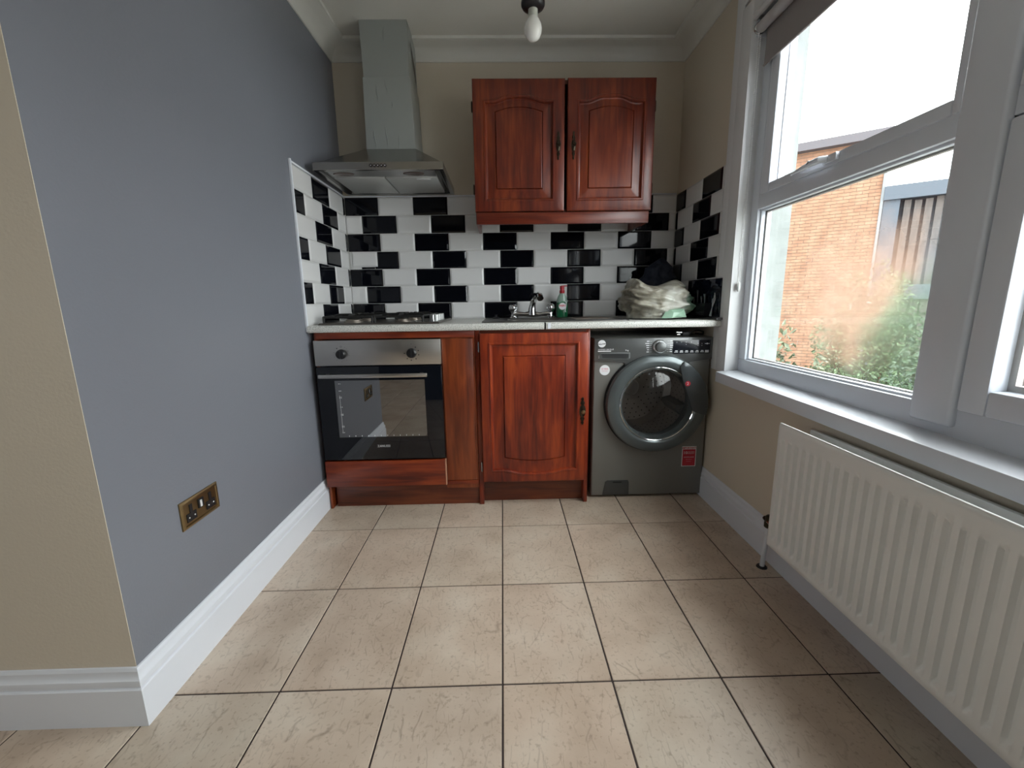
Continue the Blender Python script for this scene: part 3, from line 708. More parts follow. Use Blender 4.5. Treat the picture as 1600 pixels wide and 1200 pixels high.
mb.each('drainer_ridge', STEEL, t, smooth=True)
MB().lathe([(.032, 0), (.030, .004), (.012, .003)], (.2, .5, .786), 'z', 20).build('drain', CHROME, t, smooth=True)

t = thing('mixer_tap', 'chrome mixer tap with two cross handles behind the sink', 'tap', (.193, .712, .938))
ty = .712
MB().tube([(.083, ty, .950), (.083, ty, .958), (.10, ty, .962), (.15, ty, .958), (.193, ty, .962), (.236, ty, .958), (.286, ty, .962), (.303, ty, .958), (.303, ty, .950)], [.016, .017, .015, .013, .020, .013, .015, .017, .016], 14).build('tap_bridge', CHROME, t, smooth=True)
for x in (.083, .303):
    MB().lathe([(.024, 0), (.022, .004), (.014, .010), (.0135, .030), (.017, .033)], (x, ty, .9385), 'z', 20).build('tap_leg', CHROME, t, smooth=True)
    L = []
    for r, h in ((.010, 0), (.012, .006), (.022, .016), (.025, .030), (.020, .044), (.010, .050)):
        L.append([(x+r*(1+.10*math.cos(4*2*PI*i/32))*math.cos(2*PI*i/32), ty+r*(1+.10*math.cos(4*2*PI*i/32))*math.sin(2*PI*i/32), .968+h) for i in range(32)])
    MB().loops(L).build('tap_handle', CHROME, t, smooth=True, ang=60)
MB().tube([(.193, ty, .955), (.193, ty, .985), (.196, ty-.004, 1.015), (.202, ty-.018, 1.045), (.210, ty-.045, 1.066), (.220, ty-.085, 1.072), (.228, ty-.12, 1.062), (.230, ty-.135, 1.048)],
          [.026, .022, .018, .016, .0165, .017, .018, .019], 18).build('spout', CHROME, t, smooth=True, ang=60)
tag(MB().lathe([(.022, 0), (.024, .006), (.018, .010), (.006, .012), (.006, .020), (.010, .024)], (-.02, .70, .9345), 'z', 16).build('sink_plug', BLACKP, loc=(-.02, .70, .9345), smooth=True),
    'small black sink plug lying on the worktop left of the tap', 'plug')

t = thing('dish_soap_bottle', 'clear green washing-up liquid bottle with red cap behind the sink', 'bottle', (.372, .728, .938))
bx, by, bz = .372, .728, .9385
prof = [(.030, 0), (.034, .004), (.035, .03), (.035, .075), (.033, .095), (.026, .118), (.018, .132), (.014, .140)]
m_ = mat('green_washing_liquid', (.012, .16, .06), .12, trans=.35, var=.1); m2_ = mat('pale_clear_plastic', (.42, .58, .50), .12, trans=.4)
MB().lathe(prof[:4]+[(.0335, .085)], (bx, by, bz), 'z', 28, sx=1.0, sy=.62).build('bottle_body', m_, t, smooth=True)
MB().lathe([(.0335, .0855)]+prof[4:], (bx, by, bz), 'z', 28, sx=1.0, sy=.62).build('bottle_neck', m2_, t, smooth=True)
cap = MB().lathe([(.0145, .1395), (.0155, .142), (.0155, .156), (.011, .158), (.011, .160), (.013, .161), (.013, .180), (.009, .183)], (bx, by, bz), 'z', 20).build('cap', mat('red_cap_plastic', (.42, .02, .03), .3), t, smooth=True)
MB().box(bx+.004, bx+.030, by-.005, by+.005, bz+.178, bz+.184).build('flip_lid', bpy.data.materials['red_cap_plastic'], cap, bevel=.001)
lb = MB().lathe([(.026, 0), (.026, .0008)], (bx+.001, by-.0222, bz+.066), 'y', 28, sy=1.0).build('label', mat('dark_green_print', (.02, .16, .07), .4), t, smooth=True)
MB().lathe([(.021, 0), (.021, .0006)], (bx, by-.0231, bz+.064), 'y', 28, sy=.95).build('label_disc', WHITEP, lb)
text('FAIRY', .0155, bx, bz+.067, by-.0238, mat('fairy_red', (.55, .03, .05), .5), lb, depth=.0003, bold=.0005)
mb = MB().tube([(bx+.014, by-.0236, bz+.094), (bx+.022, by-.0236, bz+.086), (bx+.020, by-.0236, bz+.060), (bx+.016, by-.0236, bz+.036), (bx+.021, by-.0236, bz+.030)], .0026, 6)
mb.build('label_swirl', WHITEP, lb)

# ------------------------------------------------------------------ bags and utensil holder
def blob(fn, nu=130, nv=76):
    vs_, fs = [], []
    for j in range(nv+1):
        for i in range(nu): vs_.append(fn(2*PI*i/nu, j/nv))
    for j in range(nv):
        for i in range(nu): fs.append((j*nu+i, j*nu+(i+1) % nu, (j+1)*nu+(i+1) % nu, (j+1)*nu+i))
    fs.append(tuple(range(nu-1, -1, -1))); fs.append(tuple(nv*nu+i for i in range(nu)))
    return MB().add(vs_, fs)
def ridged(p, s, seed=0):
    q = Vector(p)*s+Vector((seed, seed*1.7, seed*.3)); return 1-abs(noise.noise(q))*2.2
bc = Vector((.822, .425, .939))
def bag(a, v):
    # v 0 bottom .. 1 top ; flattened sack with a raised ear at the left and a shoulder at the right
    rr_ = math.sin(PI*min(1, .10+v*.9))**.42 if v < 1 else 0
    rr_ = [0.80+.20*smoothstep(0, .30, v), (1-((v-.30)/.70)**3.0)**.5][v > .30] if v < 1 else .0
    x = math.cos(a)*.182*rr_; y = math.sin(a)*.145*rr_
    top = .176+.058*math.exp(-((x+.125)/.045)**2)+.030*math.exp(-((x-.105)/.05)**2)-.016*math.exp(-((x+.02)/.06)**2)-.08*(abs(x)/.2)**4
    z = top*(1-math.cos(PI*v*.98))/2 if v > 0 else 0
    z = top*v**.85
    p = Vector((x, y, z))
    f = max(-.4, ridged((x, y, z*1.3), 12, 3))*.013+max(-.3, ridged((x*.5+z*.8, y, z*1.5), 22, 9))*.011+ridged((x*.7-z*.5, y, z), 48, 4)*.005-.012
    # two long diagonal folds across the front
    f += .010*math.exp(-((z-.052-.30*x*x*6)/.010)**2)-.008*math.exp(-((z-.068-.30*x*x*6)/.009)**2)
    f += .009*math.exp(-((z-.10+.25*x)/.012)**2)-.008*math.exp(-((z-.115+.25*x)/.008)**2)
    nrm = Vector((math.cos(a), math.sin(a), .4*(v*2-1))); e = smoothstep(0, .08, v)
    p += nrm*f*e*(1 if v < .97 else .5)
    if v == 0: p.z = 0
    p.z = max(0, p.z)
    return bc+p
def bagmat():
    m = mat('crumpled_plastic_bag', (.5, .5, .44), .33); t_ = m.node_tree; b = t_.nodes['Principled BSDF']; L_ = t_.links
    c = t_.nodes.new('ShaderNodeTexCoord'); n1 = t_.nodes.new('ShaderNodeTexNoise'); n1.inputs['Scale'].default_value = 7; n1.inputs['Detail'].default_value = 5; n1.inputs['Distortion'].default_value = 1
    sp = t_.nodes.new('ShaderNodeSeparateXYZ'); L_.new(c.outputs['Object'], n1.inputs['Vector']); L_.new(c.outputs['Object'], sp.inputs[0])
    col = ramp(t_, n1.outputs[0], [(.38, (.20, .18, .14)), (.48, (.36, .34, .28)), (.56, (.52, .51, .46)), (.70, (.60, .61, .56))])
    ma = t_.nodes.new('ShaderNodeMath'); ma.operation = 'MULTIPLY_ADD'; ma.inputs[1].default_value = .12; L_.new(n1.outputs[0], ma.inputs[0]); L_.new(sp.outputs[0], ma.inputs[2])
    gm = ramp(t_, ma.outputs[0], [(.185, (0, 0, 0)), (.215, (1, 1, 1))])
    mx = t_.nodes.new('ShaderNodeMix'); mx.data_type = 'RGBA'; mx.inputs[7].default_value = (.16, .27, .19, 1)
    L_.new(gm, mx.inputs[0]); L_.new(col, mx.inputs[6]); L_.new(mx.outputs[2], b.inputs['Base Color'])
    b.inputs['Roughness'].default_value = .32
    return m
mb = blob(bag); BAGM = bagmat()
tb = mb.build('plastic_bag', BAGM, smooth=True, loc=tuple(bc), ang=80)
tag(tb, 'crumpled off-white and green plastic bag full of things on the worktop', 'bag')
mb = MB(); c0 = bc
pp = [(-.02, -.150, .002), (.025, -.172, .004), (.06, -.158, .012), (.105, -.150, .006), (.10, -.128, .045), (.02, -.128, .055), (.035, -.163, .03), (.07, -.160, .03)]
P = [c0+Vector(p) for p in pp]
mb.add(P, [(0, 1, 6, 5), (1, 2, 7, 6), (2, 3, 4, 7), (6, 7, 4, 5), (0, 1, 2, 3)])
mb.build('bag_flap', mat('pale_green_plastic', (.36, .55, .42), .35), tb)
dc = Vector((.905, .700, .939))
def dark(a, v):
    rr_ = (1-((max(v, .25)-.25)/.75)**2.2)**.5 if v < 1 else 0
    x = math.cos(a)*.150*rr_; y = math.sin(a)*.078*rr_
    top = .285+.055*math.exp(-((x-.05)/.05)**2)-.05*smoothstep(.0, -.13, x)*1.0-.05*(abs(x)/.15)**4
    p = Vector((x, y, top*v**.8))
    f = ridged(p, 13, 5)*.018+ridged(p, 30, 2)*.010-.014
    p += Vector((math.cos(a), math.sin(a)*.7, .5*(v*2-1)))*f*smoothstep(0, .1, v)
    p.z = max(0, p.z); p.y = min(p.y, .105); p.x = min(p.x, .145); return dc+p
tag(blob(dark).build('cloth_bundle', mat('dark_navy_cloth', (.008, .013, .028), .7, var=.3, bump=.3, bscale=300), smooth=True, loc=tuple(dc), ang=80),
    'dark navy cloth bundle piled in the corner behind the plastic bag', 'bundle')
t = thing('utensil_holder', 'black utensil holder with steel cutlery against the right tiled wall', 'holder', (1.02, .33, .945))
ux0, ux1, uy0, uy1, uz0, uz1 = 1.020, 1.056, .29, .50, .946, 1.012
mb = MB(); mb.box(ux0, ux1, uy0, uy1, uz0, uz0+.004)
for a in ((ux0, ux1, uy0, uy0+.003), (ux0, ux1, uy1-.003, uy1), (ux0, ux0+.003, uy0+.003, uy1-.003), (ux1-.003, ux1, uy0+.003, uy1-.003)): mb.box(*a, uz0, uz1)
mb.build('container', mat('smoky_black_plastic', (.02, .022, .026), .12), t)
MB().box(ux1-.004, ux1+.001, .200, .52, uz0, 1.128).build('back_plate', mat('glossy_black_panel', (.005, .008, .018), .05), t, bevel=.001)
for k, (y, hgt) in enumerate(((.32, .045), (.355, .034), (.40, .065), (.44, .030))):
    MB().tube([(1.035, y, .955), (1.034, y, uz1), (1.036, y+.006, uz1+hgt*.6), (1.036, y+.008, uz1+hgt)], [.003, .003, .005, .007], 8).build('cutlery_handle', mat('dull_steel%d' % k, (.35, .37, .4), .25, metal=1), t, smooth=True)
for k in range(3):
    MB().tube([(1.03, .235+k*.008, .950), (1.035, .24, .99), (1.04, .228+k*.012, 1.03), (1.042, .24, 1.06-k*.012)], .0026, 6).build('whisk_wire', mat('wire%d' % k, (.4, .42, .45), .25, metal=1), t, smooth=True)

# ------------------------------------------------------------------ washing machine
t = thing('washing_machine', 'graphite front-loading washing machine under the worktop at the right', 'washing machine', (.766, .53, 0))
WX0, WX1, WY, WZ0, WZ1 = .469, 1.060, .268, .012, .848
DX, DZ = .787, .515
def circ(r, y, n=64, cx_=DX, cz_=DZ): return [(cx_+r*math.cos(2*PI*i/n), y, cz_+r*math.sin(2*PI*i/n)) for i in range(n)]
def rectpts(x0, x1, z0, z1, y, n=64):
    out = []
    for i in range(n):
        a = 2*PI*i/n; c, s = math.cos(a), math.sin(a)
        k = min(((x1-DX) if c > 0 else (DX-x0))/max(1e-9, abs(c)), ((z1-DZ) if s > 0 else (DZ-z0))/max(1e-9, abs(s)))
        out.append((DX+c*k, y, DZ+s*k))
    # snap the nearest points to the corners
    for X, Z in ((x0, z0), (x1, z0), (x1, z1), (x0, z1)):
        j = min(range(n), key=lambda q: (out[q][0]-X)**2+(out[q][2]-Z)**2); out[j] = (X, y, Z)
    return out
MB().loops([rectpts(WX0, WX1, WZ0, WZ1, .80), rectpts(WX0, WX1, WZ0, WZ1, WY+.008), rectpts(WX0+.005, WX1-.005, WZ0+.003, WZ1-.003, WY+.001), rectpts(WX0+.009, WX1-.009, WZ0+.006, WZ1-.006, WY), circ(.190, WY), circ(.190, WY+.03)], cap1=False).build('cabinet', GRAPH, t, smooth=True, ang=30)
mb = MB()
for x in (WX0+.05, WX1-.05):
    for y in (WY+.06, .74): mb.cyl((x, y, .0), (x, y, .013), .02, n=12)
mb.each('foot', BLACKP, t)
# fascia follows the door curve along its lower edge
pts = [(WX0, WZ1-.002), (WX0, .738), (.56, .731), (.622, .724)]
for k in range(9):
    a = math.radians(128-76*k/8); pts.append((DX+.262*math.cos(a), DZ+.250*math.sin(a)))
pts[4:4+9] = [(x, min(z, .762)) for x, z in pts[4:4+9]]
pts += [(.95, .724), (1.0, .731), (WX1, .738), (WX1, WZ1-.002)]
fa = MB().prism_y(pts, .256, .267).build('fascia', GRAPHD, t, bevel=.0015)
B(.860, 1.047, .2545, .2558, .767, .834).build('display', mat('display_black', (.006, .007, .012), .06), fa)
mb = MB()
for k in range(6): mb.box(.868+k*.026, .886+k*.026, .2538, .2544, .773, .776); mb.box(.871+k*.026, .884+k*.026, .2538, .2544, .779, .7825)
mb.box(1.022, 1.040, .2538, .2544, .771, .783); mb.box(1.018, 1.042, .2538, .2544, .8135, .8165); mb.box(1.027, 1.033, .2538, .2544, .811, .819)
for x, z in ((.878, .823), (.90, .823), (.925, .823), (.95, .823), (.985, .816), (1.004, .816), (.985, .806), (1.004, .806), (.925, .812)): mb.box(x-.0012, x+.0012, .2538, .2544, z-.0012, z+.0012)
mb.build('display_marking', WHITEP, fa, kind='stuff')
kn = MB().lathe([(.036, 0), (.036, .004), (.034, .010), (.030, .013)], (.793, .256, .803), 'y', 40).build('dial', SILVER, fa, smooth=True)
MB().lathe([(.026, 0), (.0245, .014), (.019, .016)], (.793, .243, .803), 'y', 32).build('dial_grip', GRAPHD, kn, smooth=True)
mb = MB()
for s in (-1, 1):
    for k in range(6): 
        xx = .793+s*.052; z = .776+k*.0105; wd = (.012, .010, .013, .015, .020, .012)[k]
        mb.box(min(xx, xx+s*wd), max(xx, xx+s*wd), .2552, .2558, z, z+.0035)
        mb.box(min(xx-s*.013, xx-s*.002), max(xx-s*.013, xx-s*.002), .2552, .2558, z+.0012, z+.0018)
mb.build('dial_marking', WHITEP, fa, kind='stuff')
lg = MB().lathe([(.019, 0), (.019, .0006)], (.506, .256, .822), 'y', 28, sx=1, sy=.95).build('badge', WHITEP, fa)
text('Hoover', .0125, .506, .821, .2553, GRAPHD, lg, bold=.0003, fn=lambda a, b, c: (.506+a+b*.3, .2553-c, .821+b+a*.12))
text('H-WASH 300 PLUS', .0095, .488, .793, .256, WHITEP, fa, align='LEFT', depth=.0005)
B(.487, .552, .2553, .2559, .783, .787).build('badge_line', WHITEP, fa)
text('9 kg', .010, .640, .787, .256, WHITEP, fa, align='RIGHT', depth=.0005)
# recessed grip of the detergent drawer
L = [[(.489, .2555, .746), (.641, .2555, .739), (.648, .2555, .745), (.648, .2555, .777), (.489, .2555, .778)],
     [(.497, .2535, .748), (.634, .2535, .742), (.643, .2535, .748), (.643, .2535, .773), (.497, .2535, .774)]]
dw = MB().loops(L).build('detergent_drawer', GRAPHD, fa)
MB().prism_y([(.510, .752), (.628, .747), (.638, .752), (.638, .770), (.503, .771)], .2528, .2534).build('drawer_recess', mat('recess_black', (.012, .013, .014), .4), dw)
text('2', .014, .494, .756, .2548, WHITEP, dw)
# door ring with flattened top
def ringpts(r, y, n=96, flat=.243):
    o = []
    for i in range(n):
        a = 2*PI*i/n; x, z = r*1.02*math.cos(a), r*math.sin(a)
        z = min(z, flat*(r/.25)); o.append((DX+x, y, DZ+z))
    return o
ringm = mat('blue_grey_door_ring', (.13, .15, .155), .22, metal=.45)
dr = MB().loops([ringpts(.236, WY-.0005), ringpts(.252, .258), ringpts(.252, .240), ringpts(.246, .230), ringpts(.232, .223), [(x, .222, z) for x, y, z in circ(.206, 0, 96)], [(x, .226, z) for x, y, z in circ(.196, 0, 96)],
                 [(x, .232, z) for x, y, z in circ(.190, 0, 96)], [(x, .229, z) for x, y, z in circ(.186, 0, 96)], [(x, .231, z) for x, y, z in circ(.180, 0, 96)], [(x, .262, z) for x, y, z in circ(.172, 0, 96)]], cap0=False, cap1=False).build('door', ringm, t, smooth=True, ang=28)
mb = MB().loops([[(x, .2285, z) for x, y, z in circ(.190, 0, 96)], [(x, .2265, z) for x, y, z in circ(.1875, 0, 96)], [(x, .2285, z) for x, y, z in circ(.185, 0, 96)]], False, False)
mb.build('chrome_trim', CHROME, dr, smooth=True)
MB().loops([[(x, WY-.0012, z) for x, y, z in ringpts(.2575, 0)], [(x, WY-.003, z) for x, y, z in ringpts(.2575, 0)], [(x, WY-.003, z) for x, y, z in ringpts(.237, 0)], [(x, WY-.0012, z) for x, y, z in ringpts(.237, 0)], [(x, WY-.0012, z) for x, y, z in ringpts(.2575, 0)]], False, False).build('door_gap_shadow', BLACKP, dr)  # black ring standing in for the shadow around the door
# handle segment on the right of the ring
def arc(r, a0, a1, n=14, flat=None): return [(DX+r*1.02*math.cos(math.radians(a0+(a1-a0)*k/n)), min(DZ+r*math.sin(math.radians(a0+(a1-a0)*k/n)), DZ+.236)) for k in range(n+1)]
inner = [(DX+.150, DZ-.055), (DX+.190, DZ-.020), (DX+.183, DZ+.04), (DX+.150, DZ+.105), (DX+.125, DZ+.150)]
poly = arc(.247, -14, 62) + [(DX+.10, DZ+.19), (DX+.118, DZ+.12), (DX+.135, DZ+.075), (DX+.175, DZ-.035)]
hm = mat('glossy_handle_plastic', (.075, .085, .09), .10, metal=.3)
MB().prism_y(poly, .2135, .224).build('door_handle', hm, dr, bevel=.003)
s = MB().lathe([(.013, 0), (.013, .0006)], (.928, .2133, .622), 'y', 20).build('red_sticker', REDP, dr)
text('2', .020, .928, .622, .2126, WHITEP, s)
# bowl glass, rubber gasket, drum
MB().lathe([(.172, -.030), (.168, -.036), (.150, -.030), (.120, -.018), (.07, -.008), (.02, -.004)], (DX, .235, DZ), 'y', 64, cap0=False).build('door_glass', glass('dark_bowl_glass', (.80, .82, .83)), dr, smooth=True)
MB().lathe([(.188, -.032), (.176, -.034), (.172, -.06), (.180, -.075), (.186, -.10)], (DX, WY-.03, DZ), 'y', 64, False, False).build('door_seal', mat('grey_rubber', (.10, .10, .10), .5), t, smooth=True)
drumm = mat('drum_steel', (.62, .58, .56), .35, metal=.8)
dm = MB().lathe([(.186, -.10), (.225, -.104), (.230, -.14), (.230, -.40), (.20, -.43), (.05, -.44), (.045, -.43), (.01, -.425)], (DX, WY-.03, DZ), 'y', 64, cap0=False).build('drum', drumm, t, smooth=True)
mb = MB()
for q in range(9):
    for i in range(34):
        a = 2*PI*(i+.5*(q % 2))/34; r = .2285; y = .40+q*.028
        c = Vector((DX+r*math.cos(a), y, DZ+r*math.sin(a))); tn = Vector((-math.sin(a), 0, math.cos(a)))*.0045; yv = Vector((0, .0045, 0))
        mb.add([c+tn, c+yv, c-tn, c-yv], [(0, 1, 2, 3)])
for q in range(1, 6):
    for i in range(q*7):
        a = 2*PI*i/(q*7); r = .05+q*.027; c = Vector((DX+r*math.cos(a), .6655-(.0 if q < 6 else 0)+.0015*(5-q), DZ+r*math.sin(a)))
        mb.add([c+Vector((.0045, 0, 0)), c+Vector((0, 0, .0045)), c-Vector((.0045, 0, 0)), c-Vector((0, 0, .0045))], [(0, 1, 2, 3)])
mb.build('drum_perforation', BLACKP, dm, kind='stuff')
for a in (100, 220, 340):
    a = math.radians(a); c, s_ = math.cos(a), math.sin(a)
    def pt(r, w_, y): return (DX+r*c-w_*s_, y, DZ+r*s_+w_*c)
    MB().loops([[pt(.228, -.035, .39), pt(.228, .035, .39), pt(.228, .035, .64), pt(.228, -.035, .64)], [pt(.18, -.010, .41), pt(.18, .010, .41), pt(.18, .010, .62), pt(.18, -.010, .62)]]).build('drum_paddle', mat('paddle_grey', (.16, .16, .16), .4) if a < 2 else bpy.data.materials['paddle_grey'], dm, smooth=True, ang=50)
# stickers and filter flap
s = MB().lathe([(.026, 0), (.026, .0006)], (.526, .2678, .688), 'y', 28).build('round_sticker', WHITEP, t)
text('10 YEAR', .0095, .526, .694, .2671, PINKP, s, bold=.0004); text('warranty', .008, .526, .684, .2671, PINKP, s)
s = MB().box(.945, 1.020, .2672, .2679, .167, .277).build('warranty_sticker', WHITEP, t)
B(.949, 1.016, .2666, .2671, .171, .261).build('sticker_panel', REDP, s)
text('IMPORTANT!', .0125, .9825, .268, .2671, REDP, s, bold=.0004)
text('10', .022, .9625, .242, .2665, WHITEP, s, depth=.0002); text('YEAR PARTS', .0065, .992, .246, .2665, WHITEP, s, depth=.0002); text('WARRANTY', .0065, .992, .238, .2665, WHITEP, s, depth=.0002)
text('REGISTER ONLINE', .0065, .9825, .218, .2665, WHITEP, s, depth=.0002); text('within 28 days', .0055, .9825, .206, .2665, PINKP, s, depth=.0002); text('of purchase', .0055, .9825, .195, .2665, PINKP, s, depth=.0002)
f_ = MB().prism_y([(.530, .016), (.672, .016), (.670, .088), (.664, .098), (.555, .098), (.545, .090)], .2655, .2675).build('filter_flap', mat('flap_grey', (.085, .088, .088), .3, metal=.5), t, bevel=.001)
B(.585, .632, .2648, .2654, .084, .090).build('flap_slot', BLACKP, f_, bevel=.001)

# plug and cable lying on top of the machine
t = thing('power_plug', 'black mains plug and cable lying on top of the washing machine', 'plug', (.93, .33, .848))
MB().box(.925, .962, .30, .345, .850, .872).build('plug_body', BLACKP, t, bevel=.006)
mb = MB()
for y, z in ((.312, .868), (.334, .868), (.323, .857)): mb.box(.905, .926, y-.003, y+.003, z-.001, z+.001)
mb.each('plug_pin', CHROME, t)
MB().tube([(.960, .322, .861), (.975, .322, .866), (.995, .325, .874), (1.02, .33, .876), (1.045, .335, .868), (1.056, .36, .854), (1.058, .45, .851)], [.006, .005, .0042, .0042, .0042, .0042, .0042], 8).build('cable', mat('black_cable', (.03, .03, .032), .3), t, smooth=True)

# ------------------------------------------------------------------ cooker hood
t = thing('cooker_hood', 'stainless steel chimney cooker hood above the hob', 'cooker hood', (-.56, .6, 1.65))
HX0, HX1, HY0, HZ = -.862, -.250, .340, 1.652
hy1 = YB-.0115
mb = MB()
L = [[(HX0, HY0, HZ), (HX1, HY0, HZ), (HX1, hy1, HZ), (HX0, hy1, HZ)], [(HX0, HY0, HZ+.034), (HX1, HY0, HZ+.034), (HX1, hy1, HZ+.034), (HX0, hy1, HZ+.034)],
     [(HX0+.012, HY0+.012, HZ+.036), (HX1-.012, HY0+.012, HZ+.036), (HX1-.012, hy1, HZ+.036), (HX0+.012, hy1, HZ+.036)],
     [(-.678, .592, 1.824), (-.418, .592, 1.824), (-.418, hy1, 1.824), (-.678, hy1, 1.824)]]
# underside: rim then recess
U = [[(HX0+.02, HY0+.02, HZ), (HX1-.02, HY0+.02, HZ), (HX1-.02, hy1-.02, HZ), (HX0+.02, hy1-.02, HZ)], [(HX0+.03, HY0+.03, HZ+.012), (HX1-.03, HY0+.03, HZ+.012), (HX1-.03, hy1-.03, HZ+.012), (HX0+.03, hy1-.03, HZ+.012)]]
mb.loops([U[1], U[0]]+L); mb.build('canopy', mat('hood_steel', (.42, .41, .39), .27, metal=1, var=.04), t, bevel=.0012, seg=1)
mb = MB()
for k in range(5): mb.lathe([(.0075, 0), (.007, .003)], (-.588+k*.0165, HY0, HZ+.018), 'y', 14)
mb.each('push_button', BLACKP, t)
mb = MB()
for k in range(5): mb.box(-.590+k*.0165, -.586+k*.0165, HY0-.0036, HY0-.0029, HZ+.016, HZ+.020)
mb.build('button_mark', WHITEP, t, kind='stuff')
B(HX0+.05, HX1-.05, HY0+.035, HY0+.125, HZ+.004, HZ+.0115).build('lamp_panel', mat('dull_alloy', (.45, .45, .45), .35, metal=.8), t)
for x in (-.745, -.405):
    lp = MB().lathe([(.052, 0), (.048, -.003)], (x, HY0+.08, HZ+.0035), 'z', 28, sy=.5).build('hood_lamp', mat('amber_lens%d' % (x > -.5), (.09, .055, .045), .15), t)
filt = mat('aluminium_mesh_filter', (.55, .56, .55), .5, metal=.35, bump=.9, bscale=500)
for x0, x1 in ((HX0+.05, -.562), (-.555, HX1-.05)):
    f_ = B(x0, x1, HY0+.135, hy1-.045, HZ-.001, HZ+.011).build('grease_filter', filt, t, bevel=.002)
B(-.405, -.335, HY0+.15, HY0+.165, HZ-.004, HZ-.0008).build('filter_latch', WHITEP, t, bevel=.001)
sl = MB().loops([[(-.676, .595, 1.8245), (-.420, .595, 1.8245), (-.420, hy1, 1.8245), (-.676, hy1, 1.8245)], [(-.670, .594, 2.162), (-.430, .594, 2.162), (-.430, hy1, 2.162), (-.670, hy1, 2.162)]]).build('chimney_lower', FILM, t, bevel=.001, seg=1)
MB().loops([[(-.6655, .5985, 2.1625), (-.4345, .5985, 2.1625), (-.4345, hy1, 2.1625), (-.6655, hy1, 2.1625)], [(-.6725, .600, ZC-.0005), (-.434, .600, ZC-.0005), (-.434, .80, ZC-.0005), (-.6725, .80, ZC-.0005)]]).build('chimney_upper', FILM, t, bevel=.001, seg=1)
# wrinkles in the protective film
mb = MB()
def wr(x, z0, z1, dx, y=.5945):
    n_ = 6; L_ = []
    for k in range(n_+1):
        u = k/n_; zz = z0+(z1-z0)*u; xx = x+dx*u+.0012*math.sin(u*7); ww = .0042*math.sin(PI*(.08+.84*u)); yy = y-.0003
        L_.append([(xx-ww, yy+.0008, zz), (xx, yy-.0024*math.sin(PI*(.1+.8*u)), zz), (xx+ww*.5, yy+.0008, zz)])
    mb.loops(L_)
for a in ((-.622, 1.828, 1.92, -.012), (-.562, 1.828, 1.935, -.008), (-.505, 1.828, 1.90, .004), (-.548, 2.08, 2.158, -.012), (-.600, 2.05, 2.12, -.004), (-.53, 2.02, 2.05, .006)): wr(*a)
wr(-.555, 2.32, 2.39, .006, .599)
mb.each('film_wrinkle', FILM, t, smooth=True, ang=80)
MB().add([(-.4318, .66, 2.36), (-.4318, .76, 2.28), (-.4318, .78, 2.19), (-.4318, .70, 2.27)], [(0, 1, 2, 3)]).build('film_tear', mat('dark_metal_patch', (.08, .075, .07), .5, metal=.5), t)

# ------------------------------------------------------------------ bare bulb
t = thing('pendant_light', 'bare white light bulb in a black lampholder hanging from the ceiling', 'lamp', (.153, 0, ZC))
lx, ly = .153, 0.0
MB().lathe([(.0, 0), (.014, -.004), (.027, -.018), (.033, -.036), (.033, -.052), (.028, -.068), (.021, -.082), (.0165, -.094), (.0160, -.104)][1:], (lx, ly, 2.103), 'z', 32).v
bprof = [(.004, 2.002), (.014, 2.004), (.024, 2.012), (.031, 2.025), (.0335, 2.040), (.031, 2.056), (.024, 2.070), (.0175, 2.080)]
MB().lathe([(r, z-2.0) for r, z in bprof], (lx, ly, 2.0), 'z', 36).build('bulb', mat('opal_glass', (.85, .85, .82), .12), t, smooth=True)
MB().lathe([(.0178, .0805), (.0178, .108)], (lx, ly, 2.0), 'z', 28).build('bulb_base', mat('bulb_base_white', (.6, .62, .56), .4), t, smooth=True)
MB().lathe([(.020, .105), (.040, .112), (.0445, .120), (.0445, .130), (.040, .134)], (lx, ly, 2.0), 'z', 36).build('holder_skirt', BLACKP, t, smooth=True, ang=50)
MB().lathe([(.040, .134), (.040, .19), (.030, .20), (.012, .21)], (lx, ly, 2.0), 'z', 36).build('holder_sleeve', mat('grey_holder', (.32, .33, .35), .3), t, smooth=True, ang=50)
MB().cyl((lx, ly, 2.205), (lx, ly, ZC-.024), .003, n=8).build('cord', WHITEP, t)
MB().lathe([(.006, -.03), (.035, -.022), (.045, 0)], (lx, ly, ZC), 'z', 28).build('ceiling_rose', WHITEP, t, smooth=True)

# ------------------------------------------------------------------ outside
GZ = -2.6
B(-30, 30, -30, 40, GZ-.2, GZ).build('ground', mat('bounce_light_ground', (.30, .29, .27), .9, var=.4, vscale=2), kind='structure')  # unseen ground, made pale to bounce light up onto the ceiling
C0 = Vector((.018, -1.82)); AZ = math.radians(40.7); Dn = 13.0
P0 = C0+Vector((math.sin(AZ), math.cos(AZ)))*Dn; dl = Vector((-.809, .588)); nn = Vector((-.588, -.809))    # along wall (leftwards), towards the room
def W(a, d, z): q = P0+dl*a+nn*d; return (q.x, q.y, z)
def wbox(mb, a0, a1, d0, d1, z0, z1): return mb.hexa([W(a0, d1, z0), W(a1, d1, z0), W(a1, d0, z0), W(a0, d0, z0), W(a0, d1, z1), W(a1, d1, z1), W(a1, d0, z1), W(a0, d0, z1)])
t = thing('brick_building', 'orange brick building with a flat eave seen through the left pane', 'building', (*(P0+dl*2.5), GZ))
wbox(MB(), 0, 6, -2.5, -.012, GZ, 4.42).build('wall', mat('pale_mortar', (.13, .105, .085), .9), t)
